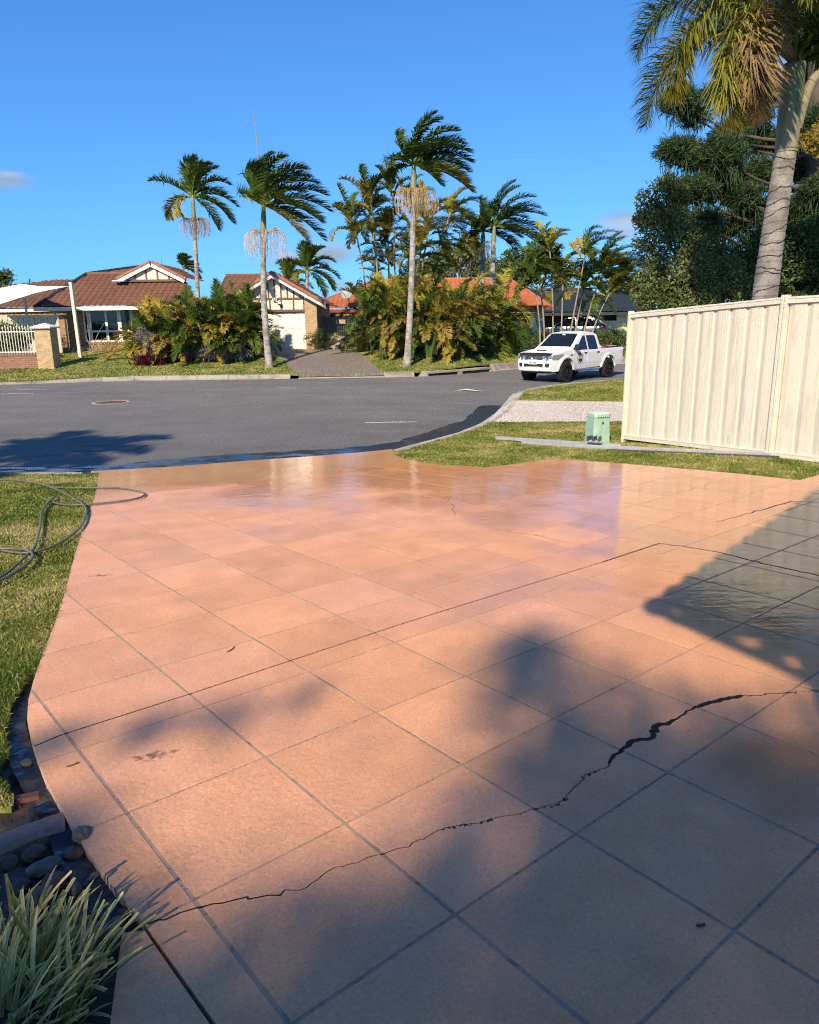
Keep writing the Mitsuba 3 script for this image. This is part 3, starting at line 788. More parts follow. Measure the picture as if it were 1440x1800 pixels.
def cane_clump(label, foot, rx, ry, height, nstem, nfrond, seed, tone=(.3, .75), flen=1.7, wind=(.25, .05, 0), stem_h=.5, name='golden_cane_palm', group=None, low=.25, yellow=.5, nl=44, ll=.46, lw=.055, droop=(.35, .9), stems=None, light=.72):
    """A clumping palm: a sheaf of canes, each with its arching fronds."""
    rng = np.random.default_rng(seed)
    t = thing(name, label, 'palm clump', group)
    foot = np.array(foot, float)
    per = max(1, nfrond // nstem)
    for k in range(nstem):
        a, rr = rng.uniform(0, 2 * np.pi), math.sqrt(rng.uniform(0, 1))
        b = foot + np.array([math.cos(a) * rr * rx * .75, math.sin(a) * rr * ry * .75, 0]) if stems is None else np.array(stems[k][:3], float)
        b[2] = lz(b[0], b[1]) - .03
        out = np.array([(b[0] - foot[0]) / rx, (b[1] - foot[1]) / ry, 0])
        h = height * stem_h * rng.uniform(.55, 1.05) * (1 - .25 * rr) if stems is None else stems[k][3]
        top = b + UP * h + out * h * .28 + np.array([rng.normal(0, .05), rng.normal(0, .05), 0]) * h + np.array(wind) * h * .12
        q = spline([b, (b + top) / 2 - out * h * .05, top], 9)
        add('stem', tube(q, np.linspace(.05, .035, 9), 7), 'm_cane', t, smooth=True)
        for i in range(per):
            f = (i + .5) / per
            az = rng.uniform(0, 2 * np.pi)
            el = math.radians(75 - 85 * f + rng.normal(0, 10))
            d = unit(np.array([math.cos(az) * math.cos(el), math.sin(az) * math.cos(el), math.sin(el)]) + out * .35)
            tn = rng.uniform(*tone) if rng.random() < yellow else rng.uniform(.12, .45)
            hb = top - (top - b) * (f ** 1.5) * (1 - low) * rng.uniform(.2, 1)
            me, uv = frond(rng, hb, d, flen * rng.uniform(.75, 1.2), rng.uniform(*droop), wind, nl, ll, lw, tone=tn, tone_tip=tn + .12, bright=light * rng.uniform(.8, 1.2), r0=.016, vee=.45)
            add('frond', me, 'm_palm', t, uv=uv)
    return t


WIND = (.85, .15, .12)
P = lambda px, py, y: at(px, py, y)
# the two slim palms left of the garage drive, the tall one in the middle and the pair behind
crown_a = [(-75, 32, 1.0, .55, .05), (-95, 2, .85, .9, .25), (-60, -8, .6, 1.1, .3), (-20, 65, .9, .35, .0), (20, 60, 1, .5, .02), (70, 45, 1.05, .7, .02), (85, 15, 1.1, .75, .08), (60, 0, 1.15, 1.0, .0), (110, -5, 1.1, 1.0, -.06), (150, 35, .9, .6, 0), (200, 40, .9, .6, -.05), (45, -22, 1.1, 1.1, -.08), (-140, 40, .8, .6, 0), (80, 70, .9, .4, .0)]
crown_b = [(-70, 70, 1., .2, -.08), (-50, 48, .8, .3, -.1), (-15, 72, 1.05, .35, .05), (40, 62, 1.2, .55, .04), (75, 52, 1.2, .6, .08), (95, 40, 1.3, .65, .0), (80, 22, 1.35, .75, -.05), (60, 8, 1.3, .85, .1), (75, -8, 1.35, 1.0, -.1), (40, -15, 1.25, 1.0, .28), (120, 15, 1.2, .8, 0), (150, 45, 1., .5, -.05), (-110, 30, .75, .6, -.05), (-30, 20, .75, .7, .1), (20, 20, 1.1, .8, .05), (100, 65, 1.1, .5, .03), (170, 10, 1., .7, -.1)]
crown_c = [(-30, 80, 1.1, .1, .0), (10, 82, 1.05, .25, .02), (60, 66, 1.15, .5, .10), (85, 55, 1.15, .6, .03), (75, 40, 1.2, .6, .05), (-80, 40, .7, .3, -.08), (-60, 15, .75, .6, -.05), (-100, 0, .6, .5, -.1), (70, 18, 1.15, .75, -.02), (55, 0, 1.2, .8, .22), (85, -6, 1.3, .8, .15), (110, 12, 1.2, .8, .0), (140, 40, 1, .5, -.05), (30, 40, 1., .6, .0), (-20, 30, .8, .6, -.06), (170, 20, .9, .7, -.1), (100, 35, 1.25, .7, -.05), (20, -10, .9, .9, .05)]
feather_palm('slim short palm left of the white garage door with a dark flower cluster', (*P(352, 610, 34.0)[:2], .05), P(341, 385, 34), .95, crown_a, r=.105, flowers=((-.7, .35, .8, 60, .15), (.9, .4, .85, 90, .95)), seed=21, flen=1.75, wind=(.5, .1, .05), ll=.62, lw=.055)
feather_palm('tall palm with white mottled trunk and pale flower strings beside the garage drive', (*P(474, 646, 31.6)[:2], -.26), P(463, 408, 31.6), 1.05, crown_b, r=.135, flowers=((-.8, .5, 1.1, 75, .45), (.9, .6, 1.1, 75, .5)), seed=22, flen=2.0, wind=WIND, ll=.78, lw=.065, spear=(-.18, 0, 3.4), tone=.34, gold=True, lean=-.1)
feather_palm('tallest palm with pale trunk and golden flower skirt on the kerbside grass', (*P(715, 643, 31.6)[:2], -.30), P(727, 334, 31.6), .95, crown_c, r=.135, flowers=((-.6, .5, 1.0, 95, .70), (.7, .6, 1.1, 95, .76)), seed=23, flen=1.9, wind=WIND, ll=.70, lw=.065, tone=.33, lean=.06)
crown_d = crown_c[:14]
feather_palm('windswept palm with dark trunk behind the golden cane clump, right one of a close pair', (*P(862, 600, 42)[:2], .0), P(868, 425, 42), .8, crown_d + [(-95, 20, 1.3, .6, .0)], r=.15, flowers=((-.8, .4, 1., 60, .5),), seed=24, flen=2.3, wind=WIND, ll=.75, lw=.06, tone=.24)
feather_palm('windswept palm with dark trunk behind the golden cane clump, left one of a close pair', (*P(846, 600, 42.8)[:2], .0), P(849, 432, 42.8), .8, crown_a[:11] + [(-90, 25, 1.5, .7, .0)], r=.15, flowers=((-.5, .4, 1., 50, .95),), seed=25, flen=1.9, wind=WIND, ll=.7, lw=.06, tone=.20)
feather_palm('distant palm rising behind the garage roof', (*P(540, 600, 56)[:2], .4), P(540, 487, 56), .5, crown_a, r=.15, seed=26, flen=2.2, wind=(.3, 0, 0), ll=.8, lw=.08, tone=.26)
feather_palm('low distant palm beside the garage gable, lowest of those behind the roofs', (*P(503, 600, 62)[:2], .4), P(505, 506, 62), .5, crown_a[:9], r=.15, seed=27, flen=1.9, wind=(.3, 0, 0), ll=.7, lw=.08, tone=.40)
feather_palm('small palm top peeping over the brown roof right of the gable', (*P(325, 600, 62)[:2], .4), P(322, 478, 62), .3, crown_a[3:10], r=.15, seed=28, flen=1.3, wind=(.6, 0, 0), ll=.6, lw=.08, tone=.3)
feather_palm('distant palm with a leaning crown above the blue roof', (*P(1056, 600, 66)[:2], .4), P(1056, 497, 66), .8, crown_c, r=.2, seed=29, flen=3.4, wind=WIND, ll=1., lw=.09, tone=.28)
feather_palm('low yellowish palm right of the blue roof ridge', (*P(1095, 600, 70)[:2], .4), P(1092, 508, 70), .4, crown_a, r=.2, seed=30, flen=2.6, wind=(.4, 0, 0), ll=.9, lw=.1, tone=.42)
# clumps of golden cane palms across the street
cane_clump('bushy golden cane palm in front of the picture window, left end of its bed', (P(292, 622, 34.2)[0], 34.2, .05), 1.9, 1.0, 3.4, 20, 200, 41, tone=(.45, .85), flen=1.5, wind=(.1, 0, .05), stem_h=.42, yellow=.6)
cane_clump('dark green golden cane palm with a tall frond beside the slim palm trunks', (P(392, 625, 33.6)[0], 33.8, .03), 1.35, 1.0, 4.0, 18, 180, 42, tone=(.35, .7), flen=1.55, wind=(.0, 0, .05), stem_h=.52, yellow=.35)
cane_clump('broad golden cane palm with many yellow fronds behind the tallest trunk', (P(775, 620, 34.)[0], 34.3, -.1), 1.85, 1.2, 5.0, 24, 230, 43, tone=(.48, .85), flen=1.8, wind=(.1, 0, 0), stem_h=.5, yellow=.7)
cane_clump('green golden cane palm clump at the edge of the garage drive', (P(685, 612, 35.6)[0], 35.8, .1), 1.6, 1.2, 5.0, 18, 180, 44, tone=(.35, .75), flen=1.75, wind=(.1, 0, 0), stem_h=.55, yellow=.45)
st = [(*P(640 + 125 * u, 600, 37.5 + v)[:2], 0, h) for u, v, h in ((.08, .3, 6.0), (.2, 0, 6.8), (.33, .8, 5.4), (.45, .2, 7.0), (.6, .5, 6.4), (.72, 0, 5.8), (.85, .4, 6.2), (.3, .9, 6.6), (.55, .1, 4.8))]
cane_clump('tall scruffy cane palm with browned windblown tops behind the tallest trunk', (*P(700, 600, 37.8)[:2], .2), 2.2, 1., 7., 9, 153, 45, tone=(.45, .8), flen=1.6, wind=(.45, .1, 0), name='cane_palm', yellow=.55, stems=st, low=.5, light=.45, nl=40)
st = [(*P(px, 596, 40.5 + v)[:2], 0, h) for px, v, h in ((950, 0, 3.6), (958, .4, 4.6), (972, .2, 5.2), (986, .5, 4.2), (998, .1, 4.9), (1008, .6, 3.4), (1020, .3, 4.3), (1032, .2, 3.0))]
cane_clump('leaning cane palms with bare stems behind the white ute', (*P(990, 596, 40.7)[:2], 0), 1.6, 1., 5., 8, 120, 46, tone=(.4, .85), flen=1.7, wind=(.75, .1, .05), name='cane_palm', yellow=.4, stems=st, low=.78, light=.62, nl=40)
# drooping fan-like palm at the right end of the clump
cane_clump('drooping green palm with hanging fronds left of the orange roofed garage', (*P(862, 612, 36.5)[:2], -.2), .6, .7, 4.6, 5, 50, 47, tone=(.4, .62), flen=1.9, wind=(.1, 0, 0), name='drooping_palm', yellow=.5, stem_h=.62, droop=(1.0, 1.6), ll=.6, nl=46)
# the silvery and red shrubs at the foot of the left clump
me, uv = leaf_cloud(np.random.default_rng(51), [(*P(px, py, 33.2), rx, .55, rz) for px, py, rx, rz in ((268, 604, .5, .55), (300, 604, .55, .55), (330, 615, .55, .42), (365, 618, .55, .4), (400, 622, .5, .36), (285, 622, .45, .36), (430, 626, .4, .3), (250, 590, .3, .4))], 7000, .17, .5, aspect=.13, droop=.9)
sk = thing('silver_shrub', 'silvery grey wispy shrub spilling from the foot of the golden cane palm', 'shrub')
add('foliage', me, 'm_silver', sk, uv=uv)
add('stem', limbs(np.random.default_rng(3), (*P(320, 636, 33.3)[:2], .0), [P(px, py, 33.3) for px, py in ((280, 600), (310, 590), (350, 612), (400, 622), (300, 610))], .025, 5), 'm_bark', sk)
rr = np.random.default_rng(52)
rb = P(262, 634, 32.7)
bb = np.array([rb[0], rb[1], lz(rb[0], rb[1])]) + rr.normal(0, .16, (260, 3)) * [1.5, .8, 0]
v, f, uv = blades(rr, bb, rr.normal(0, .55, (260, 3)) + UP, rr.uniform(.35, .75, 260), .055, rr.random(260), rr.uniform(.3, .7, 260), .6)
add('cordyline', trimesh.Trimesh(v, f, process=False), 'm_redleaf', uv=uv, label='dark red strap leaved plant low at the left foot of the grey shrub', cat='plant')


# ------------------------------------------------------------------ houses across the street
def roof_plane(parent, pts, mat_, name='roof', pitch=.3, course=.32, wave=.050, step=.035, group=None):
    """A tiled roof plane over the convex or concave 3-D polygon pts (first edge = the eave)."""
    p = np.array(pts, float)
    e = unit(p[1] - p[0]); nrm = np.zeros(3)
    for k in range(len(p)): nrm += np.cross(p[k] - p[0], p[(k + 1) % len(p)] - p[0])
    nrm = unit(nrm)
    if nrm[2] < 0: nrm = -nrm
    s = unit(np.cross(nrm, e))
    if s[2] < 0: s = -s
    uv = np.stack([(p - p[0]) @ e, (p - p[0]) @ s], 1)
    poly = Polygon(uv).buffer(0)
    x0, y0, x1, y1 = poly.bounds
    us = np.arange(x0, x1 + pitch / 6, pitch / 6)
    nv = int(math.ceil((y1 - y0) / course))
    vs, hs = [], []
    for k in range(nv):
        vs += [y0 + k * course + .001, y0 + (k + 1) * course - .001]; hs += [step, 0.]
    vs, hs = np.array(vs), np.array(hs)
    U, Vv = np.meshgrid(us, vs)
    Hh = hs[:, None] + wave * np.abs(np.cos(np.pi * U / pitch)) ** .7
    X = p[0] + U[..., None] * e + Vv[..., None] * s + Hh[..., None] * nrm
    nU, nV = len(us), len(vs)
    i, j = np.meshgrid(np.arange(nV - 1), np.arange(nU - 1), indexing='ij')
    cu, cv = (U[:-1, :-1] + U[1:, 1:]) / 2, (Vv[:-1, :-1] + Vv[1:, 1:]) / 2
    ok = contains_xy(poly, cu.ravel(), cv.ravel())
    a = (i * nU + j).ravel()[ok]
    q = np.stack([a, a + 1, a + nU + 1, a + nU], 1)
    m = trimesh.Trimesh(X.reshape(-1, 3), np.vstack([q[:, [0, 1, 2]], q[:, [0, 2, 3]]]), process=False)
    uvv = np.stack([U + 30, Vv + 30], -1).reshape(-1, 2)
    return add(name, m, mat_, parent, uv=uvv)


def ridge(parent, a, b, mat_, r=.10, name='ridge_cap'):
    """A run of overlapping ridge caps."""
    a, b = np.array(a, float), np.array(b, float)
    n = max(2, int(np.linalg.norm(b - a) / .38))
    ms = []
    for k in range(n):
        p0, p1 = a + (b - a) * k / n, a + (b - a) * (k + 1.12) / n
        ms.append(tube([p0, p1], [r * 1.06, r * .94], 8))
    return add(name, cat(ms), mat_, parent)


def wall_front(parent, x0, x1, y, z0, z1, mat_, name='wall', holes=(), th=.22):
    poly = sbox(x0, z0, x1, z1)
    for h in holes: poly = poly.difference(sbox(*h))
    ms = []
    for g in getattr(poly, 'geoms', [poly]):
        m = prism(g, th); v = m.vertices
        ms.append(trimesh.Trimesh(np.c_[v[:, 0], y + th - v[:, 2], v[:, 1]], m.faces, process=False))
    return add(name, cat(ms), mat_, parent)


HB = thing('brick_house', 'brown tiled brick bungalow with white garage door and small battened gables', 'house')
yw = 38.4
def X(px, y=yw): return at(px, 600, y)[0]
def Zp(px, py, y): return at(px, py, y)[2]
eL, eR = at(62, 537, 37.7), at(352, 541, 37.7)
z_e = (eL[2] + eR[2]) / 2
wx0 = X(122); winx = (X(150), X(236)); wz = (Zp(190, 601, yw), Zp(190, 541, yw))
wall_front(HB, wx0, X(352), yw, -.2, z_e - .12, 'm_brick', holes=[(winx[0], wz[0], winx[1], wz[1])])
add('wall', box(wx0, wx0 + .22, yw + .222, 42.4, -.2, z_e), 'm_brick', HB)
add('wall', box(-30, wx0 + .22, 42.4, 42.62, -.2, z_e + .1), 'm_brick', HB)
add('wall', box(wx0 + .3, X(350), 46, 46.2, -.2, 3.), 'm_room', HB)
win = tag(key_for('window', HB))
wf = []
for px in (150, 157.5, 183, 189, 207, 213, 231):
    pass
xs = [winx[0], X(160), X(190), X(213), winx[1]]
zt = Zp(190, 582, yw)
scene[win] = mikit.ply(cat([box(x - w, x + w, yw + .04, yw + .12, wz[0], wz[1]) for x, w in ((xs[0] + .04, .04), (xs[1], .10), (xs[2], .06), (xs[3], .09), (xs[4] - .04, .04))] + [box(xs[0], xs[4], yw + .045, yw + .115, a, b) for a, b in ((wz[0], wz[0] + .08), (zt - .05, zt + .05), (wz[1] - .07, wz[1]))]), 'm_white')
for a, b in zip(xs[:-1], xs[1:]):
    for z0, z1 in ((wz[0], zt), (zt, wz[1])):
        add('pane', box(a + .02, b - .02, yw + .075, yw + .085, z0 + .02, z1 - .02), 'm_pane_dark', win)
add('window_sill', box(xs[0] - .1, xs[-1] + .1, yw - .06, yw + .0, wz[0] - .09, wz[0] - .002), 'm_brick_red', HB)
# roof
rt = [at(152, 482, 41.0), at(232, 484, 41.0)]
z_r = (rt[0][2] + rt[1][2]) / 2
front = [(eL[0], 37.7, z_e), (X(356, 37.7), 37.7, z_e), (X(330, 41), 41, z_r), (rt[0][0], 41, z_r)]
roof_plane(HB, front, 'm_roof_brown')
back = at(277, 466, 45.5)
roof_plane(HB, [(rt[0][0], 41.02, z_r - .02), (X(300, 41), 41.02, z_r - .02), tuple(back)], 'm_roof_brown')
roof_plane(HB, [(eL[0], 42.4, z_e), (eL[0], 37.7, z_e), (rt[0][0], 41, z_r)], 'm_roof_brown')
roof_plane(HB, [(-32, 41.9, z_e + .05), (eL[0] + .4, 41.9, z_e + .05), (rt[0][0] - .2, 45.4, z_r + .05), tuple(at(90, 494, 45.4))], 'm_roof_brown')
# the garage wing's roof behind the palms
zg = Zp(440, 486, 42.5)
roof_plane(HB, [(X(383, 38.3), 38.35, z_e + .05), (X(470, 38.3), 38.35, z_e + .05), (X(490, 42.5), 42.5, zg), (X(405, 42.5), 42.5, zg)], 'm_roof_brown')
roof_plane(HB, [(X(383, 38.3), 38.36, z_e + .05), (X(405, 42.5), 42.5, zg), (X(383, 46.), 46., z_e)], 'm_roof_brown')
ridge(HB, (eL[0] - .02, 37.68, z_e + .04), (rt[0][0], 41, z_r + .06), 'm_ridge_dark')
ridge(HB, (rt[0][0], 41, z_r + .05), (rt[1][0], 41, z_r + .05), 'm_ridge_brown')
ridge(HB, (rt[0][0], 41, z_r + .06), tuple(back + [0, 0, .05]), 'm_ridge_dark', .09)
ridge(HB, (X(405, 42.5), 42.5, zg + .05), (X(486, 42.5), 42.5, zg + .05), 'm_ridge_brown')
add('gutter', cat(box(eL[0] - .05, X(357, 37.7), 37.56, 37.70, z_e - .16, z_e + .015), box(eL[0] - .05, eL[0] + .05, 37.702, 41.9, z_e - .16, z_e + .01), box(-32, eL[0] - .06, 41.76, 41.9, z_e - .12, z_e + .04)), 'm_white', HB)
add('soffit', box(eL[0] + .06, X(357, 37.7), 37.702, 38.45, z_e - .12, z_e - .09), 'm_cream', HB)
add('downpipe', tube([(wx0 - .35, 37.85, z_e - .12), (wx0 - .35, 37.9, z_e - .3), (wx0 - .05, 38.34, z_e - .55), (wx0 - .05, 38.34, .2)], .045, 8), 'm_white', HB, smooth=True)


def gable(parent, apex, bl, br, y, infill='m_cream', nb=4, barge=.14, mullion_z=None, depth=.08, roof_back=None, rm='m_roof_brown', cap='m_ridge_terra', board='m_white', name='gable'):
    """A small battened gable facing the street: apex, bl, br as (x, z)."""
    key = key_for(name, parent)
    scene[key] = mikit.ply(prism_xz([bl, br, apex], y, y + depth), infill)
    bat = []
    xs_ = np.linspace(bl[0], br[0], nb + 2)[1:-1]
    for x in xs_:
        t = (x - bl[0]) / (apex[0] - bl[0]) if x < apex[0] else (br[0] - x) / (br[0] - apex[0])
        zt_ = bl[1] + t * (apex[1] - bl[1])
        bat.append(box(x - .04, x + .04, y - .025, y - .001, bl[1], zt_))
    bat.append(box(bl[0], br[0], y - .028, y - .0015, bl[1] - .07, bl[1] + .04))
    if mullion_z: bat.append(box(bl[0] * .8 + br[0] * .2, br[0] * .8 + bl[0] * .2, y - .03, y - .001, mullion_z - .05, mullion_z + .05))
    for b in bat: add('batten', b, 'm_batten', key)
    for s, e in ((bl, apex), (br, apex)):
        a, b = np.array([s[0], y - .20, s[1]]), np.array([e[0], y - .20, e[1]])
        d = unit(b - a); n = np.array([-d[2], 0, d[0]]) * (1 if d[0] > 0 else -1)
        L = np.linalg.norm(b - a)
        a2 = a - d * .25
        q = [a2 - n * .02, b - n * .02, b + n * barge, a2 + n * barge]
        pr = prism_xz([(v[0], v[2]) for v in q], y - .22, y - .17)
        add('barge_board', pr, board, key)
        ridge(key, a2 + n * (barge + .05) + [0, .06, 0], b + n * (barge + .05) + [0, .06, 0], cap, .10)
    if roof_back is not None:
        for s, sgn in ((bl, 1), (br, -1)):
            o = np.array([s[0] - sgn * .25 * 0, 0, 0])
            e0, e1 = (s[0], y - .2, s[1] + .14), (s[0], roof_back, s[1] + .14)
            roof_plane(key, [e0, e1, (apex[0], roof_back, apex[1] + .15), (apex[0], y - .2, apex[1] + .15)], rm)
    return key


yg = 39.9
gable(HB, (X(279, yg), Zp(279, 468, yg)), (X(229, yg), Zp(229, 493, yg)), (X(326, yg), Zp(326, 493, yg)), yg, nb=4, roof_back=44.5)
add('roof_flashing', box(X(214, yg), X(234, yg), yg - .5, yg + .1, Zp(225, 494, yg) - .03, Zp(225, 494, yg) + .03), 'm_white', HB)
# garage front
yG = 37.6
gx = lambda px: X(px, yG)
gz = lambda px, py: Zp(px, py, yG)
dz0, dz1 = lz(gx(480), yG) + .01, gz(490, 548)
dl, drr = gx(424), gx(538)
wall_front(HB, drr + .001, gx(559), yG, -.2, gz(550, 524), 'm_brick_pale', th=.3)
wall_front(HB, gx(402), dl - .001, yG, -.2, gz(410, 520), 'm_brick_pale', th=.3)
ap, gbl, gbr = (gx(486), gz(486, 489)), (gx(391), gz(391, 545)), (gx(577), gz(577, 543))
add('wall', box(gx(559) - .22, gx(559), yG + .302, 44, -.2, gz(550, 532)), 'm_brick', HB)
# infill panel above the door
ip = Polygon([(dl, dz1 + .10), (drr, dz1 + .10), (drr, gz(538, 521)), ap, (dl, gz(424, 524))])
m = prism(ip, .06); v = m.vertices
add('gable_infill', trimesh.Trimesh(np.c_[v[:, 0], yG + .10 - v[:, 2], v[:, 1]], m.faces, process=False), 'm_cream', HB)
add('lintel', box(dl, drr, yG - .02, yG + .12, dz1, dz1 + .098), 'm_batten', HB)
rail_z = gz(500, 525)
bats = [box(gx(430), drr, yG + .012, yG + .038, rail_z - .05, rail_z + .05)]
for px in (437, 450, 463, 476, 487, 498, 509, 520, 531):
    x = gx(px)
    t = (x - gbl[0]) / (ap[0] - gbl[0]) if x < ap[0] else (gbr[0] - x) / (gbr[0] - ap[0])
    bats.append(box(x - .035, x + .035, yG + .014, yG + .036, rail_z + .051, gbl[1] + t * (ap[1] - gbl[1]) - .05))
for px in (440, 459, 478, 497.5, 519, 537):
    bats.append(box(gx(px) - .035, gx(px) + .035, yG + .014, yG + .036, dz1 + .099, rail_z - .051))
for b in bats: add('batten', b, 'm_batten', HB)
for s in (gbl, gbr):
    sg = 1 if s[0] < ap[0] else -1
    q = [(s[0], s[1]), (ap[0], ap[1]), (ap[0], ap[1] + .17), (s[0], s[1] + .15)]
    add('barge_board', prism_xz(q, yG - .42, yG - .37), 'm_white', HB)
    q = [(s[0], s[1] + .02), (ap[0], ap[1] + .02), (ap[0], ap[1] + .05), (s[0], s[1] + .05)]
    add('soffit', prism_xz(q, yG - .369, yG + .3), 'm_white', HB)
    ridge(HB, (s[0], yG - .34, s[1] + .21), (ap[0], yG - .34, ap[1] + .21), 'm_ridge_terra', .11)
    roof_plane(HB, [(s[0], yG - .37, s[1] + .15), (s[0], 44, s[1] + .15), (ap[0], 44, ap[1] + .17), (ap[0], yG - .37, ap[1] + .17)], 'm_roof_brown')
# sectional garage door: raised panels
gd = tag(key_for('garage_door', HB), 'white sectional garage door with raised square panels')
scene[gd] = mikit.ply(box(dl, drr, yG + .16, yG + .20, dz0, dz1 - .001), 'm_white')
nc, nr = 6, 4
pw, ph = (drr - dl) / nc, (dz1 - dz0) / nr
for i in range(nc):
    for j in range(nr):
        b = rbox(pw * .74, .03, ph * .66, .012)
        add('panel', xf(b, (dl + pw * (i + .5), yG + .155, dz0 + ph * (j + .5))), 'm_white', gd)
for j in range(1, nr): add('section_joint', box(dl, drr, yG + .156, yG + .159, dz0 + ph * j - .008, dz0 + ph * j + .008), 'm_beige', gd)
fl = tag(key_for('floodlight', HB), 'white twin floodlight under the gable rail')
scene[fl] = mikit.ply(cat(xf(rbox(.16, .14, .12, .02), (gx(490) - .1, yG - .10, rail_z - .02), rx=.5), xf(rbox(.14, .14, .10, .02), (gx(490) + .16, yG - .12, rail_z - .22), rx=.6), box(gx(490) - .03, gx(490) + .03, yG - .08, yG + .04, rail_z - .14, rail_z + .02), tube([(gx(490), yG - .04, rail_z - .1), (gx(490) + .15, yG - .1, rail_z - .2)], .02, 6)), 'm_white')
add('lens', cat(xf(box(-.06, .06, -.01, .01, -.04, .04), (gx(490) + .16, yG - .20, rail_z - .27), rx=.6)), 'm_dark', fl)
add('aerial', tube([tuple(at(284, 468, 44)), tuple(at(284, 455, 44))], .012, 5), 'm_galv_dark', HB)

# shade sail, its posts
sail = thing('shade_sail', 'white shade sail stretched from the leaning post over the porch', 'shade sail')
c0, c1, c2, c3 = at(122, 503, 35.2), at(40, 499, 39.), at(-60, 515, 38), at(-30, 542, 33.5)
n = 14
g = np.linspace(0, 1, n)
S, R = np.meshgrid(g, g, indexing='ij')
q = (c0[None, None] * ((1 - S) * (1 - R))[..., None] + c1 * (S * (1 - R))[..., None] + c2 * (S * R)[..., None] + c3 * ((1 - S) * R)[..., None])
q = q + (q.mean((0, 1)) - q) * (.30 * (4 * S * (1 - S) * (np.abs(2 * R - 1) ** 3) + 4 * R * (1 - R) * (np.abs(2 * S - 1) ** 3)))[..., None] * [1, 1, .35]
q[..., 2] -= .30 * (16 * S * (1 - S) * R * (1 - R))
i, j = np.meshgrid(np.arange(n - 1), np.arange(n - 1), indexing='ij')
a = (i * n + j).ravel()
f = np.vstack([np.stack([a, a + 1, a + n + 1], 1), np.stack([a, a + n + 1, a + n], 1)])
top = q.reshape(-1, 3)
add('fabric', trimesh.Trimesh(np.vstack([top, top - [0, 0, .012]]), np.vstack([f, f[:, ::-1] + n * n]), process=False), 'm_sail', sail, smooth=True)
pb = at(140, 615, 35.2); pb[2] = lz(*pb[:2]) - .1
pt = at(124, 496, 35.2)
m = rbox(.14, .14, float(np.linalg.norm(pt - pb)), .012)
m.apply_translation((0, 0, np.linalg.norm(pt - pb) / 2))
m.apply_transform(trimesh.geometry.align_vectors([0, 0, 1], unit(pt - pb)))
m.apply_translation(pb)
add('post', m, 'm_fence_rail', sail)
pb2 = np.array([c1[0], c1[1], lz(c1[0], c1[1]) - .1])
add('post', tube([pb2, c1], .06, 8), 'm_fence_rail', sail)
pb3 = np.array([c3[0], c3[1], lz(c3[0], c3[1]) - .1])
add('post', tube([pb3, c3], .06, 8), 'm_fence_rail', sail)
add('rope', tube([pt - [0, 0, .05], c0], .01, 5), 'm_white', sail)


def rib_sheet(x0, x1, z0a, z1a, z0b, z1b, ribs, depth=.03, y=0.):
    """A profiled steel sheet between x0 and x1 (plan line y), its foot and head running from (z0a, z1a) to (z0b, z1b)."""
    w = (x1 - x0) / ribs
    prof = []
    for k in range(ribs):
        prof += [(x0 + w * k, 0), (x0 + w * (k + .06), -depth * .25), (x0 + w * (k + .34), -depth), (x0 + w * (k + .50), -depth), (x0 + w * (k + .515), -depth - .002), (x0 + w * (k + .53), -depth), (x0 + w * (k + .66), -depth), (x0 + w * (k + .675), -depth - .002), (x0 + w * (k + .69), -depth), (x0 + w * (k + .82), -depth), (x0 + w * (k + .835), -depth - .002), (x0 + w * (k + .85), -depth), (x0 + w * (k + .975), -depth)]
    prof.append((x1, 0))
    pr = np.array(prof)
    t = (pr[:, 0] - x0) / (x1 - x0)
    lo = np.c_[pr[:, 0], y + pr[:, 1], z0a + (z0b - z0a) * t]; hi = np.c_[pr[:, 0], y + pr[:, 1], z1a + (z1b - z1a) * t]
    k = len(pr)
    v = np.vstack([lo, hi, lo + [0, .006, 0], hi + [0, .006, 0]])
    a = np.arange(k - 1)
    f = np.vstack([np.stack([a, a + 1, a + 1 + k], 1), np.stack([a, a + 1 + k, a + k], 1)])
    f = np.vstack([f, f[:, ::-1] + 2 * k])
    return trimesh.Trimesh(v, f, process=False)


def line_frame(m, a, b):
    """From a fence's own frame (x along it, y behind) to its line a -> b in plan."""
    ang = math.atan2(b[1] - a[1], b[0] - a[0])
    return xf(m, (a[0], a[1], 0), rz=ang)


def steel_fence(label, pts, height, bsdf, rail, ribs_per_m=4., ztop=None, gap=.06, post=.05, group=None):
    t = thing('steel_fence', label, 'fence', group)
    for (a, b) in zip(pts[:-1], pts[1:]):
        L = math.dist(a[:2], b[:2])
        nb = max(1, round(L / 2.4))
        za, zb = lz(*a[:2]) if len(a) < 3 else a[2], lz(*b[:2]) if len(b) < 3 else b[2]
        for k in range(nb):
            x0, x1 = L * k / nb, L * (k + 1) / nb
            f0, f1 = k / nb, (k + 1) / nb
            A0, A1 = za + (zb - za) * f0, za + (zb - za) * f1
            sh = rib_sheet(x0 + .03, x1 - .03, A0 + gap, A0 + height, A1 + gap, A1 + height, max(2, int((x1 - x0) * ribs_per_m)))
            add('sheet', line_frame(sh, a, b), bsdf, t)
            po = box(x0 - post / 2, x0 + post / 2, -.035, .02, A0 - .3, A0 + height + .02)
            add('post', line_frame(po, a, b), rail, t)
            tr = prism_xz([(x0 + .026, A0 + height - .03), (x1 - .026, A1 + height - .03), (x1 - .026, A1 + height + .02), (x0 + .026, A0 + height + .02)], -.045, .022)
            add('rail', line_frame(tr, a, b), rail, t)
    return t


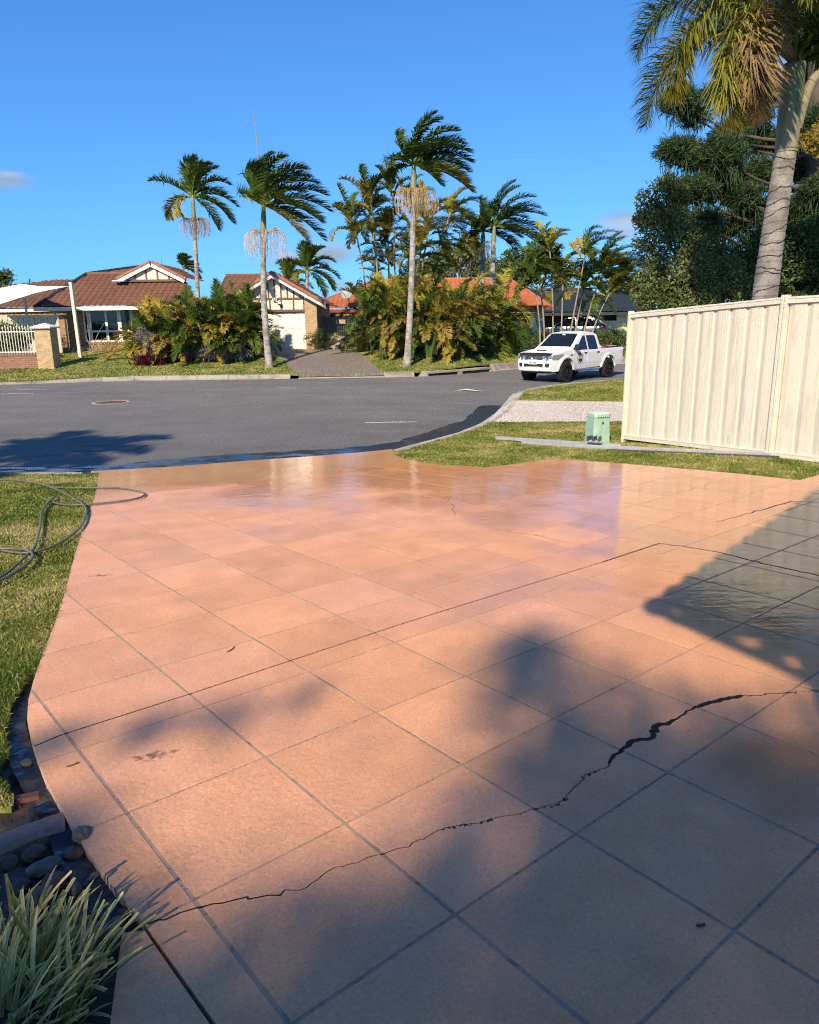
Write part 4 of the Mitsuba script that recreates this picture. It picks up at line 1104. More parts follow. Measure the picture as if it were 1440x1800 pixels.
steel_fence('pale steel fence beside the brick wall behind the white picket fence', [(X(-120, 37.), 37.3), (X(70, 37), 37.3), (X(104, 36.3), 36.6)], 1.75, 'm_fence_grey', 'm_fence_rail')
steel_fence('low lemon yellow steel fence by the blue roofed house', [(P(1046, 600, 46)[0], 46.), (P(1180, 600, 46)[0], 46.2)], 1.35, 'm_fence_yellow', 'm_fence_yellow')

# white picket fence on a low brick wall with its pillar
pf = thing('picket_fence', 'white metal picket fence on a low red brick base', 'fence')
yp = 32.2
pl = [X(64, yp), X(92, yp)]
zb = lz(pl[0], yp)
zl = Zp(30, 626, yp)
wall_key = add('base_wall', box(-30, pl[0] - .002, yp + .05, yp + .28, zb - .4, zl), 'm_brick_red', pf)
add('coping', cat([xf(rbox(.105, .30, .10, .01), (pl[0] - .06 - k * .115, yp + .165, zl + .05)) for k in range(26)]), 'm_brick_red', pf, kind='stuff')
zt1, zt0 = Zp(40, 574, yp), zl + .16
zr = Zp(40, 583, yp)
add('rail', box(-30, pl[0] - .01, yp + .15, yp + .19, zr - .02, zr + .02), 'm_white', pf)
add('rail', box(-30, pl[0] - .01, yp + .15, yp + .19, zt0 - .02, zt0 + .02), 'm_white', pf)
for k in range(22):
    x = pl[0] - .12 - k * .118
    tip = lathe([(0, 0), (.028, .02), (.034, .05), (.012, .10), (0, .16)], 6)
    add('picket', cat(box(x - .011, x + .011, yp + .158, yp + .182, zt0 - .1, zt1 - .05), xf(tip, (x, yp + .17, zt1 - .06 - (.05 if k % 2 else 0)))), 'm_white', pf)
bp = thing('brick_pillar', 'square brick gate pillar with a white pyramid cap', 'pillar')
zc = Zp(78, 577, yp)
add('shaft', box(pl[0], pl[1], yp - .12, yp + .55, zb - .4, zc), 'm_brick_pale', bp)
hw = (pl[1] - pl[0]) / 2 + .09
cxp, cyp = sum(pl) / 2, yp + .215
add('cap', trimesh.convex.convex_hull(np.array([(cxp + sx * hw, cyp + sy * (hw + .05), z) for sx in (-1, 1) for sy in (-1, 1) for z in (zc + .001, zc + .06)] + [(cxp, cyp, zc + .22)])), 'm_white', bp)
blob_tree('clipped_shrub', 'clipped green shrub with orange tips behind the white picket fence', 'shrub', (*P(20, 640, 33.6)[:2], -.1), [(*P(px, py, 33.6), .6, .5, .5) for px, py in ((-10, 585), (15, 583), (35, 590), (5, 610), (30, 612), (-25, 600))], 9000, .11, .62, .04, seed=61)
blob_tree('garden_weeds', 'dry straw coloured weeds along the foot of the brick wall', 'plant', (*P(118, 618, 37.)[:2], .2), [(*P(px, py, 37.6), .5, .3, .35) for px, py in ((108, 600), (120, 603), (133, 606), (165, 608), (190, 607), (215, 606), (240, 604))], 2600, .14, .95, .01, seed=62, m='m_grass', aspect=.15)
bt = thing('bare_shrub', 'leafless pale twiggy shrub under the picture window', 'shrub')
rg = np.random.default_rng(7)
add('branch', cat([tube(spline([(*P(160, 612, 37.4)[:2], .3), tuple((P(160, 612, 37.4) + P(px, py, 37.4)) / 2 + rg.normal(0, .06, 3)), tuple(P(px, py, 37.4))], 7), np.linspace(.022, .008, 7), 5) for px, py in ((153, 570), (160, 560), (172, 585), (187, 563), (195, 590), (150, 590), (205, 600))]), 'm_cane', bt)

# rubble, paling fence and shade-cloth beside the garage
pf2 = thing('paling_fence', 'weathered grey timber paling fence right of the garage', 'fence')
for k in range(24):
    x = X(561, 39.5) + k * .105
    h = 1.45 + .08 * rg.random()
    if 9 < k < 13: h *= .75
    add('paling', box(x, x + .095, 39.5 + .01 * rg.random(), 39.525 + .01 * rg.random(), .2, .4 + h), 'm_timber', pf2)
add('rail', box(X(561, 39.5), X(640, 39.5), 39.54, 39.60, 1.4, 1.48), 'm_timber', pf2)
for k in range(12):
    px, py = rg.uniform(578, 606), rg.uniform(592, 611)
    c = at(px, py, 37.3 + rg.uniform(-.3, .5))
    c[2] = max(lz(c[0], c[1]) + .05, c[2])
    add('rubble_slab', xf(rbox(rg.uniform(.3, .6), rg.uniform(.2, .4), rg.uniform(.06, .12), .015), c, rz=rg.uniform(0, 3), rx=rg.normal(0, .35), ry=rg.normal(0, .3)), 'm_rubble', label='broken paving slab in the heap beside the garage drive', cat='rubble', group='broken slabs heaped beside the garage drive')

# orange-roofed house behind the palms
HO = thing('orange_roof_house', 'house with bright orange tiled roof behind the palm clumps', 'house')
yo = 52.
x0, x1 = P(534, 540, yo)[0], P(957, 537, yo)[0]
zo = P(560, 543, yo)[2] * .5 + P(930, 541, yo)[2] * .5
zor = P(700, 494, yo + 5.5)[2]
roof_plane(HO, [(x0 - .3, yo - .6, zo), (x1 + .3, yo - .6, zo), (P(893, 503, yo + 5)[0], yo + 5, zor), (P(655, 497, yo + 5)[0], yo + 5, zor)], 'm_roof_orange')
roof_plane(HO, [(x0 - .3, yo + 10.4, zo), (x0 - .3, yo - .6, zo), (P(655, 497, yo + 5)[0], yo + 5, zor)], 'm_roof_orange')
roof_plane(HO, [(x1 + .3, yo - .6, zo), (x1 + .3, yo + 10.4, zo), (P(893, 503, yo + 5)[0], yo + 5, zor)], 'm_roof_orange')
ridge(HO, (P(655, 497, yo + 5)[0], yo + 5, zor + .05), (P(893, 503, yo + 5)[0], yo + 5, zor + .05), 'm_roof_orange', .12)
ridge(HO, (P(893, 503, yo + 5)[0], yo + 5, zor + .05), (x1 + .3, yo - .6, zo + .05), 'm_roof_orange', .12)
add('fascia', box(x0 - .35, x1 + .35, yo - .72, yo - .6, zo - .2, zo), 'm_red_fascia', HO)
add('wall', box(x0, P(890, 560, yo)[0], yo, yo + .2, .2, zo - .05), 'm_brick_pale', HO)
add('wall', box(P(890, 560, yo)[0] + .001, x1, yo, yo + .2, .2, zo - .05), 'm_beige', HO)
gd2 = add('garage_door', box(P(897, 560, yo)[0], P(946, 560, yo)[0], yo - .08, yo - .002, .25, P(920, 562, yo)[2]), 'm_cream', HO)
for k in range(5): add('door_slat', box(P(897, 560, yo)[0], P(946, 560, yo)[0], yo - .11, yo - .081, .3 + k * .31, .3 + k * .31 + .27), 'm_cream', gd2)
for a, b in ((548, 562), (572, 590)): add('window', box(P(a, 560, yo)[0], P(b, 560, yo)[0], yo - .04, yo - .002, zo - 1.5, zo - .25), 'm_pane_dark', HO)
ds = thing('satellite_dish', 'grey satellite dish on the orange roof', 'satellite dish')
dc = at(612, 517, yo - 1.)
bowl = lathe([(0, 0), (.15, .02), (.30, .07), (.42, .15), (.42, .165), (.29, .085), (.0, .012)], 24)
add('bowl', xf(bowl, dc, rx=math.radians(62), rz=math.radians(-25)), 'm_dish', ds, smooth=40)
add('mast', tube([dc + [0, .1, 0], dc + [.02, .25, -.3], dc + [.02, .3, -.9]], .035, 8), 'm_galv_dark', ds, smooth=True)
add('feed_arm', tube([dc + [-.05, -.02, -.3], dc + [-.3, -.55, .1]], .018, 6), 'm_galv_dark', ds)
# dark blue roofed house
HD = thing('blue_roof_house', 'low house with dark blue tiled roof and pale walls', 'house')
yb = 60.
x0, x1 = P(890, 540, yb)[0], P(1150, 545, yb)[0]
zb_ = P(1040, 549, yb)[2]
zbr = P(1000, 510, yb + 6)[2]
roof_plane(HD, [(x0, yb - .6, zb_), (P(1100, 545, yb)[0], yb - .6, zb_), (P(1040, 510, yb + 6)[0], yb + 6, zbr), (P(905, 506, yb + 6)[0], yb + 6, zbr)], 'm_roof_blue')
roof_plane(HD, [(P(1085, 545, yb)[0], yb - .55, zb_), (x1, yb - .55, zb_), (x1, yb + 5, P(1120, 516, yb + 5)[2]), (P(1068, 516, yb + 5)[0], yb + 5, P(1120, 516, yb + 5)[2])], 'm_roof_blue')
ridge(HD, (P(905, 506, yb + 6)[0], yb + 6, zbr + .06), (P(1040, 510, yb + 6)[0], yb + 6, zbr + .06), 'm_ridge_dark', .12)
add('fascia', box(x0, x1, yb - .72, yb - .6, zb_ - .22, zb_), 'm_ridge_dark', HD)
add('wall', box(P(1085, 560, yb)[0], x1, yb, yb + .2, .3, zb_ - .05), 'm_cream', HD)
add('wall', box(x0, x1, yb + 1.2, yb + 1.4, .3, zb_ + .5), 'm_room', HD)
add('soffit', box(x0, x1, yb - .598, yb + 1.5, zb_ - .09, zb_ - .055), 'm_ridge_dark', HD)

# TV aerials on the skyline at the left
for px, py0, py1, lab in ((20, 480, 506, 'tall thin television aerial with crossbars at the far left skyline'), (52, 490, 502, 'short television aerial mast just above the shade sail')):
    an = thing('television_aerial', lab, 'aerial')
    b, t2 = at(px, py1 + 12, 46), at(px, py0, 46)
    add('mast', tube([b, t2], .03, 6), 'm_galv_dark', an)
    for k, wd in enumerate((.38, .32, .28)) if px < 30 else ((0, .12),):
        add('crossbar', tube([t2 + [-wd, 0, -.12 - .24 * k], t2 + [wd, 0, -.12 - .24 * k]], .014, 5), 'm_galv_dark', an)

# hedges and background trees
for lab, pts, nn, sd in (('clipped green hedge left of the white ute', [(px, 593) for px in range(880, 955, 9)], 9000, 63), ('clipped green hedge at the right behind the white ute', [(px, 594) for px in range(1052, 1098, 8)], 7000, 64)):
    blob_tree('hedge', lab, 'hedge', (*P(pts[len(pts) // 2][0], 605, 41.5)[:2], -.2), [(*P(px, py, 41.5), .45, .5, .45) for px, py in pts] + [(*P(px, py + 10, 41.5), .45, .5, .4) for px, py in pts], nn, .10, .45, .05, seed=sd, shell=.8)
for lab, px, py, y, rx, rz, tone, nn, sz in (
        ('dense dark green tree behind the orange roofed garage', 930, 478, 68, 3.6, 2.3, .42, 9000, .36), ('greyish open tree behind the palm pair', 800, 462, 75, 3.2, 2.4, .75, 4500, .34), ('greyish olive tree left of the dark green tree', 885, 480, 78, 3.2, 1.8, .7, 4500, .36),
        ('olive tree behind the tallest palm trunk', 745, 480, 72, 2.6, 1.8, .65, 3500, .34), ('sparse grey tree top between the palm pair and cane palms', 820, 440, 74, 1.6, 1.4, .8, 1500, .3), ('dark bush beside the far left house edge', -6, 492, 60, 1.2, .9, .4, 1500, .3), ('brownish bush behind the silver car', 1035, 572, 47, 1.1, 1.0, .9, 2500, .14), ('low dark trees at the end of the street', 1110, 520, 85, 3.4, 2.0, .35, 4000, .4)):
    rg2 = np.random.default_rng(abs(hash(lab)) % 1000 if False else sum(map(ord, lab)))
    c = P(px, py, y)
    bl = [(c[0], y, c[2], rx * .7, rx * .6, rz * .75)] + [(c[0] + rx * .7 * math.cos(a), y + rx * .5 * math.sin(a * 2.), c[2] + rz * .55 * math.sin(a * 1.7), rx * .42, rx * .4, rz * .45) for a in np.linspace(0, 6, 8)]
    blob_tree('background_tree' if 'bush' not in lab else 'bush', lab, 'tree' if 'bush' not in lab else 'bush', (c[0], y, .3), bl, nn, sz, tone, .16, seed=int(rg2.integers(1e6)), fork=.5)
blob_tree('shade_shrub', 'dark scrubby bush against the brick pier of the garage', 'bush', (*P(552, 612, 37.)[:2], .3), [(*P(px, py, 37.1), .35, .3, .4) for px, py in ((545, 598), (556, 600), (566, 590), (575, 598), (562, 606))], 3500, .09, .55, .03, seed=66)


# ------------------------------------------------------------------ vehicles
def cross(p):
    return m3.CrossSection([p if Polygon(p).exterior.is_ccw else p[::-1]])


def vehicle_body(side, width, warp, cuts=(), length=.10):
    """A body from its side outline (x, z), extruded across and then shaped by warp; cuts are manifolds taken away first."""
    cs = cross(side)
    b = m3.Manifold.extrude(cs, width).translate((0, 0, -width / 2)).rotate((90, 0, 0))
    for c in cuts: b = b - c
    b = b.refine_to_length(length)
    return b


def man_tm(m): 
    q = m.to_mesh()
    return trimesh.Trimesh(np.array(q.vert_properties[:, :3]), np.array(q.tri_verts), process=False)


def mbox(x0, x1, y0, y1, z0, z1): return m3.Manifold.cube((x1 - x0, y1 - y0, z1 - z0)).translate((x0, y0, z0))
def mcyl(x, z, r, y0, y1): return m3.Manifold.cylinder(y1 - y0, r, r, 40).rotate((-90, 0, 0)).translate((x, y0, z))


def wheel(parent, loc, rot, r=.40, w=.26, side=1, rim='m_rim', spokes=6):
    def pl(m): return xf(xf(m, loc[0]), loc[1], rz=rot) if False else m
    k = key_for('wheel', parent)
    prof = [(r * .62, -w * .42), (r * .80, -w * .5), (r * .94, -w * .46), (r, -w * .32), (r, w * .32), (r * .94, w * .46), (r * .80, w * .5), (r * .62, w * .42), (r * .60, 0), (r * .62, -w * .42)]
    tyre = lathe(prof, 40)
    M = np.eye(4); M[:3, :3] = [[1, 0, 0], [0, 0, -1], [0, 1, 0]]
    grooves = []
    tyre.apply_transform(M)
    ri = [lathe([(0, -.06), (r * .60, -.07), (r * .62, -.02), (r * .62, .10), (r * .56, .10), (r * .54, -.03), (0, -.03)], 32)]
    for q in range(spokes):
        b = rbox(r * .44, r * .17, .05, .012); b.apply_translation((r * .33, 0, .035))
        ri.append(xf(b, (0, 0, 0), rz=2 * np.pi * q / spokes))
    ri.append(lathe([(0, .08), (r * .14, .075), (r * .17, .04), (r * .17, -.02)], 16))
    ri = cat(ri); ri.apply_transform(M)
    if side > 0: ri.apply_transform(np.diag([1, -1, 1, 1.])); ri.invert()
    ri.apply_translation((0, side * w * .22, 0))
    return k, tyre, ri


UTE = thing('utility_truck', 'white dual cab ute with black wheels driving along the street', 'ute')
US, UA, UL = .927, -2.3417, (4.95, 27.45)
UZ = rz_(6.2, 28.4) - .005
_uz2 = rz_(4.9, 27.4)
def U(m): return xf(m, (UL[0], UL[1], UZ), rz=UA, s=US)
W2 = .89
def ute_warp(v):
    v = np.array(v, float)
    x, y, z = v[:, 0].copy(), v[:, 1].copy(), v[:, 2].copy()
    s = np.ones(len(v))
    s -= np.clip((z - 1.14) / .72, 0, 1.3) * .24
    s -= np.clip((x - .25) / .70, 0, 1) ** 2 * .16
    s -= np.clip((.72 - z) / .3, 0, 1) * .05
    s -= np.clip((-4.0 - x) / .35, 0, 1) ** 2 * .04
    e = np.abs(y) / W2
    v[:, 2] = z - .05 * np.clip(e - .55, 0, 1) ** 2 * 4 * np.clip((z - .95) / .2, 0, 1)
    v[:, 0] = x - .10 * e ** 2 * np.clip((x - .5) / .4, 0, 1) - .07 * e ** 2 * np.clip((z - 1.2) / .3, 0, 1) * np.clip((x + 1.6) / 1., 0, 1)
    v[:, 1] = y * s
    return v


side = [(.80, .42), (.90, .46), (.93, .62), (.92, .80), (.885, .84), (.87, 1.02), (.80, 1.085), (.45, 1.15), (.05, 1.20), (-.38, 1.255), (-.80, 1.555), (-1.12, 1.775), (-1.32, 1.835), (-1.80, 1.86), (-2.16, 1.835), (-2.34, 1.77),
        (-2.44, 1.30), (-2.46, 1.20), (-4.26, 1.235), (-4.30, 1.18), (-4.33, .74), (-4.25, .60), (-3.6, .56), (-2.5, .50), (-.6, .47), (.3, .46)]
AR = .50
cuts = [mcyl(0, .42, AR, -2, 2), mcyl(-3.085, .42, AR, -2, 2), mbox(-4.22, -2.53, -.74, .74, .74, 2)]
UB = vehicle_body(side, 2 * W2, None, cuts)
def warped(m, n=0.):
    t = man_tm(m); t.vertices = ute_warp(t.vertices); return t
def shell(grow=.008):
    return vehicle_body([(x + (grow if x > -1.7 else -grow), z + (grow if z > .8 else 0)) for x, z in side], 2 * (W2 + grow), None, cuts, .05)
SH = shell(.006)
SH2 = shell(.012)
add('body', U(warped(UB)), 'm_car_white', UTE, smooth=32)
add('tub_liner', U(cat(box(-4.2, -2.54, -.735, .735, .742, .752))), 'm_black_plastic', UTE)
add('chassis', U(cat(box(-4.1, .55, -.55, .55, .36, .52), box(-3.25, -2.9, -.72, .72, .36, .48), box(-.15, .15, -.72, .72, .36, .48), box(.3, .66, -.6, .6, .36, .46))), 'm_black_plastic', UTE)
# patches that follow the body's own shell
def patch(name, region, bsdf, parent=None, sh=None, **kw): return add(name, U(warped((sh or SH) ^ region)), bsdf, parent or UTE, **kw)
def side_prism(poly, y0, y1):
    cs = cross(poly)
    return m3.Manifold.extrude(cs, y1 - y0).rotate((90, 0, 0)).translate((0, y1, 0))


for s in (1, -1):
    r = (lambda a, b: (a, b)) if s > 0 else (lambda a, b: (-b, -a))
    fw = [(-.62, 1.22), (-.90, 1.46), (-1.22, 1.70), (-1.36, 1.755), (-1.44, 1.755), (-1.46, 1.22)]
    rw_ = [(-1.56, 1.22), (-1.54, 1.755), (-2.08, 1.75), (-2.18, 1.71), (-2.24, 1.22)]
    lo = [(-.36, .62), (-.42, 1.205), (-1.455, 1.205), (-1.455, .56), (-.52, .58)]
    lo2 = [(-1.47, .56), (-1.47, 1.205), (-2.38, 1.205), (-2.40, .98), (-2.50, .86), (-2.54, .56)]
    for nm, glass, door in (('front_door', fw, lo), ('rear_door', rw_, lo2)):
        d = patch(nm, side_prism(door, *r(.6, 1.2)), 'm_car_white')
        patch('window', side_prism(glass, *r(.4, 1.2)), 'm_car_glass', d)
        hx = -1.30 if nm == 'front_door' else -2.22
        add('handle', U(xf(rbox(.20, .035, .045, .012), (hx, s * .905, 1.06))), 'm_black_plastic', d)
    # arches, mirrors, steps
    for cx_ in (0, -3.085):
        ring = (mcyl(cx_, .42, AR + .075, *r(.86, .935)) - mcyl(cx_, .42, AR, -2, 2)) ^ mbox(-5, 2, -2, 2, .45, 2)
        add('wheel_arch', U(warped(ring.refine_to_length(.1))), 'm_car_white', UTE, smooth=32)
        k, ty, ri = wheel(UTE, None, 0, side=s)
        pos = (cx_, s * .80, .40)
        scene[k] = mikit.ply(U(xf(ty, pos)), 'm_tyre', smooth=35)
        add('rim', U(xf(ri, pos)), 'm_rim', k)
    add('side_mirror', U(cat(xf(rbox(.16, .22, .19, .05), (-.48, s * 1.02, 1.31)), xf(rbox(.07, .16, .05, .015), (-.50, s * .88, 1.24)))), 'm_black_plastic', UTE, smooth=30)
    add('side_step', U(tube([(-.62, s * .86, .44), (-.75, s * .91, .43), (-2.35, s * .91, .43), (-2.48, s * .86, .44)], .045, 8)), 'm_chrome', UTE, smooth=True)
    hl = patch('headlight', side_prism([(.88, .86), (.90, 1.02), (.80, 1.075), (.22, 1.10), (.34, .98), (.58, .85)], *r(.42, 1.2)), 'm_lamp', sh=SH2)
    add('reflector', U(cat(xf(lathe([(0, 0), (.07, .02), (.085, .05)], 16), (.845, s * .57, .95), ry=math.pi / 2))), 'm_chrome', hl, smooth=True)
    patch('indicator', side_prism([(.50, .98), (.52, 1.06), (.36, 1.07), (.42, 1.0)], *r(.6, 1.2)), 'm_indicator', hl, sh=shell(.016))
    patch('fog_lamp', side_prism([(.95, .60), (.95, .74), (.5, .72), (.5, .62)], *r(.62, .80)), 'm_black_plastic', sh=SH2)
    patch('tail_light', side_prism([(-4.4, .82), (-4.4, 1.14), (-4.2, 1.14), (-4.2, .82)], *r(.72, 1.2)), 'm_tail_lamp', sh=SH2)
    add('tray_rail', U(cat(box(-4.24, -2.5, s * .80 - .03, s * .80 + .03, 1.205, 1.245))), 'm_black_plastic', UTE)
gr = patch('grille', side_prism([(.95, .86), (.95, 1.04), (.60, 1.06), (.60, .86)], -.43, .43), 'm_galv_dark', sh=SH2)
for z in (.885, .925, .965, 1.005): add('bar', U(box(.862, .892, -.40, .40, z - .009, z + .009)), 'm_chrome', gr)
em = []
for a_, b_, dy, dz_ in ((.075, .050, 0, 0), (.026, .049, 0, 0), (.05, .020, 0, .022)):
    t = np.linspace(0, 2 * np.pi, 25)
    em.append(tube(np.c_[np.full(25, .905), a_ * np.cos(t) + dy, .95 + b_ * np.sin(t) + dz_], .008, 5, False))
add('emblem', U(cat(em)), 'm_chrome', gr)
add('bonnet_protector', U(warped((vehicle_body([(.905, 1.02), (.86, 1.075), (.77, 1.105), (.77, 1.118), (.88, 1.098), (.93, 1.04)], 1.62, None)))), 'm_smoke', UTE)
patch('lower_grille', side_prism([(1, .60), (1, .72), (.6, .72), (.6, .60)], -.50, .50), 'm_black_plastic', sh=SH2)
np_ = add('number_plate', U(box(.935, .948, -.19, .19, .70, .81)), 'm_plate', UTE)
for k, yv in enumerate((-.145, -.095, -.045, .045, .095, .145)): add('character', U(box(.9485, .951, yv - .013, yv + .013, .728, .785)), 'm_black_plastic', np_)
ws = [(-.44, .68, 1.292), (-.44, -.68, 1.292), (-1.10, -.585, 1.755), (-1.10, .585, 1.755)]
wsm = vehicle_body([(-.425, 1.285), (-.80, 1.572), (-1.13, 1.788), (-1.13, 1.765), (-.80, 1.55), (-.425, 1.26)], 1.50, None, (), .08)
add('windscreen', U(warped(wsm)), 'm_car_glass', UTE, smooth=True)
add('rear_view_mirror', U(xf(rbox(.03, .12, .05, .01), (-1.02, .06, 1.748))), 'm_plate', UTE)
sc = add('bonnet_scoop', U(warped(vehicle_body([(.40, 1.15), (.36, 1.225), (.10, 1.255), (-.12, 1.22)], .62, None, (), .06))), 'm_car_white', UTE, smooth=30)
for k in range(4): add('scoop_opening', U(box(.375, .40, -.20 + k * .105, -.115 + k * .105, 1.172, 1.212)), 'm_dark', sc)
# round company decal and the small letters on the guard
dk = patch('door_decal', mcyl(-.93, .88, .215, .6, 1.2), 'm_black_plastic', sh=SH2)
sh3 = shell(.016)
patch('decal_band', (mcyl(-.93, .88, .19, .6, 1.2) ^ mbox(-1.2, -.7, .6, 1.2, .86, .96)), 'm_plate', dk, sh=sh3)
patch('decal_band', (mcyl(-.93, .88, .19, .6, 1.2) - mcyl(-.93, .88, .165, .6, 1.2)), 'm_plate', dk, sh=sh3)
for k in range(5): patch('lettering', mbox(-1.08 + k * .062, -1.045 + k * .062, .6, 1.2, .885, .94), 'm_dark', dk, sh=shell(.020))
patch('decal_flash', side_prism([(-.80, 1.02), (-.72, 1.10), (-.92, 1.14), (-.95, 1.08)], .6, 1.2), 'm_tail_lamp', dk, sh=sh3)
for k in range(3): patch('guard_letter', mbox(-.30 - .055 * k, -.262 - .055 * k, .6, 1.2, .99, 1.05), 'm_galv_dark', sh=SH2)
add('tray_load', U(cat(xf(rbox(.5, .06, .06, .01), (-3.2, .62, 1.26), rz=.2), xf(rbox(.7, .05, .05, .01), (-3.5, .5, 1.27), rz=-.1))), 'm_tail_lamp', UTE)

# silver hatchback parked behind the cane palms
SUV = thing('parked_car', 'silver hatchback parked nose left behind the cane palms and hedge', 'car')
SC = P(1000, 590, 44.5)
SZ = lz(SC[0], SC[1])
def S_(m): return xf(m, (SC[0], SC[1], SZ + .12), rz=math.radians(168))
def suv_warp(v):
    v = np.array(v, float); x, y, z = v.T.copy()
    s = 1 - np.clip((z - .95) / .7, 0, 1.2) * .26 - np.clip((x - 1.4) / .8, 0, 1) ** 2 * .2 - np.clip((-1.6 - x) / .6, 0, 1) ** 2 * .12
    v[:, 1] = y * s
    return v


sside = [(2.05, .3), (2.15, .5), (2.1, .75), (1.5, .95), (.95, 1.02), (.2, 1.50), (-.4, 1.60), (-1.2, 1.56), (-1.7, 1.42), (-2.05, 1.05), (-2.12, .7), (-2.08, .35), (-1.6, .25), (1.7, .22)]
sb = vehicle_body(sside, 1.76, None, [mcyl(1.3, .33, .37, -2, 2), mcyl(-1.3, .33, .37, -2, 2)], .10)
def sw(m):
    t = man_tm(m); t.vertices = suv_warp(t.vertices); return t
ssh = vehicle_body([(x * 1.004, z + (.006 if z > .9 else 0)) for x, z in sside], 1.772, None, (), .06)
add('body', S_(sw(sb)), 'm_car_silver', SUV, smooth=35)
for s in (1, -1):
    r = (.5, 1.2) if s > 0 else (-1.2, -.5)
    for g in ([(.78, 1.06), (.2, 1.44), (-.30, 1.50), (-.33, 1.06)], [(-.42, 1.06), (-.42, 1.50), (-1.15, 1.46), (-1.4, 1.12), (-1.35, 1.06)]):
        add('window', S_(sw(ssh ^ side_prism(g, *r))), 'm_car_glass', SUV)
    add('tail_light', S_(sw(ssh ^ side_prism([(-1.75, .92), (-1.85, 1.12), (-2.2, 1.05), (-2.2, .90)], *((.50, 1.2) if s > 0 else (-1.2, -.50))))), 'm_tail_lamp', SUV)
    for cx_ in (1.3, -1.3):
        k, ty, ri = wheel(SUV, None, 0, r=.33, w=.2, side=s)
        scene[k] = mikit.ply(S_(xf(ty, (cx_, s * .77, .33))), 'm_tyre', smooth=35)
        add('rim', S_(xf(ri, (cx_, s * .77, .33))), 'm_galv', k)
add('rear_window', S_(sw(ssh ^ side_prism([(-1.66, 1.40), (-1.9, 1.5), (-2.2, 1.1), (-1.98, 1.10)], -.62, .62))), 'm_car_glass', SUV)
add('windscreen', S_(sw(ssh ^ side_prism([(.92, 1.06), (1.1, 1.1), (.3, 1.6), (.24, 1.46)], -.68, .68))), 'm_car_glass', SUV)

# ------------------------------------------------------------------ the near steel fence on the right
NF = thing('near_steel_fence', 'cream ribbed steel fence panels standing at the right edge of the driveway', 'fence')
fa, fb = (3.24, 11.35), (4.43, 9.18)
zA, zB = at(1100, 782, 11.35)[2], at(1362, 803, 9.18)[2]
tA, tB = at(1112, 548, 11.35)[2], at(1385, 520, 9.18)[2]
gA, gB = at(1104, 768, 11.3)[2], at(1358, 797, 9.2)[2]
fc = (5.75, 7.35)
tC, gC = tB + .05, gB + .05
for (a, b, g0, g1, t0, t1) in ((fa, fb, gA, gB, tA, tB), (fb, fc, gB, gC, tB, tC)):
    L = math.dist(a, b)
    for k in range(3):
        x0, x1 = .045 + (L - .09) * (0, .3, .7)[k], .045 + (L - .09) * (.3, .7, 1)[k]
        f0, f1 = x0 / L, x1 / L
        s_ = rib_sheet(x0 + .001, x1 - .001, g0 + (g1 - g0) * f0 + .01, t0 + (t1 - t0) * f0 - .01, g0 + (g1 - g0) * f1 + .01, t0 + (t1 - t0) * f1 - .01, (3, 4, 3)[k], .030, y=.012 - .002 * (k % 2))
        add('sheet', line_frame(s_, a, b), 'm_fence', NF)
    for (z0, z1) in ((g0, g1), (t0 - .055, t1 - .055)):
        r_ = prism_xz([(.035, z0 - .03), (L - .035, z1 - .03), (L - .035, z1 + .03), (.035, z0 + .03)], -.045, .03)
        r2 = prism_xz([(.035, z0 + .020), (L - .035, z1 + .020), (L - .035, z1 + .032), (.035, z0 + .032)], -.052, -.0452)
        add('rail', line_frame(cat(r_, r2), a, b), 'm_fence_rail', NF)
    for k in range(10):
        xk = L * (k + .6) / 10.2
        for zz in (g0 + (g1 - g0) * xk / L, t0 - .055 + (t1 - t0) * xk / L): add('rivet', line_frame(xf(lathe([(0, .004), (.006, .003), (.007, 0)], 6), (xk, -.0455 - .0065 * 0, zz - .008), rx=math.pi / 2), a, b), 'm_galv', NF)
    for x, zg, zt in ((0, g0, t0), (L, g1, t1)):
        o = .002 if x else 0.
        sgn = 1 if x == 0 else -1
        po = cat(box(x + sgn * .001, x + sgn * .036, -.05, .034, lz(*(a if x == 0 else b)) - .2, zt + .012), box(x + sgn * .006, x + sgn * .03, -.062, -.0501, lz(*(a if x == 0 else b)) - .2, zt))
        add('post', line_frame(po, a, b), 'm_fence_rail', NF)
        for q in range(3): add('screw', line_frame(xf(lathe([(0, .006), (.008, .004), (.009, 0)], 8), (x + sgn * .018, -.063, zt - .05 - .04 * q), rx=math.pi / 2), a, b), 'm_galv', NF)
# stones and soil under the raised panel
rs = np.random.default_rng(17)


def stone(loc, s, seed, bsdf='m_rock', squash=(1, .8, .6)):
    m = trimesh.creation.icosphere(subdivisions=3, radius=1.)
    v = m.vertices
    v = v * (1 + .55 * (meshkit.fbm(v * 1.3 + seed * 7.7, 3, seed=seed) - .5) + .18 * (meshkit.noise(v * 4 + seed, 2) - .5))[:, None]
    q = np.round(v * 2.2) / 2.2
    v = v * .75 + q * .25
    m.vertices = v * np.array(squash) * s
    m = xf(m, loc, rz=seed * 1.3, rx=.2 * math.sin(seed * 3))
    return m


for k in range(15):
    t = .18 + .8 * (k + rs.random() * .8) / 16
    x, y = fa[0] + (fb[0] - fa[0]) * t + .05 + .06 * rs.random(), fa[1] + (fb[1] - fa[1]) * t + .05
    add('fence_stone', stone((x, y, lz(x, y) + .025), rs.uniform(.05, .085), k + 50, 'm_rock'), 'm_rock_brown' if k % 3 else 'm_rock', smooth=True, label=f"small stone under the raised fence panel, {('first', 'second', 'third', 'fourth', 'fifth', 'sixth', 'seventh', 'eighth', 'ninth', 'tenth', 'eleventh', 'twelfth', 'thirteenth', 'fourteenth', 'last')[k]} from the left end of the row", cat='stone', group='stones under the steel fence')

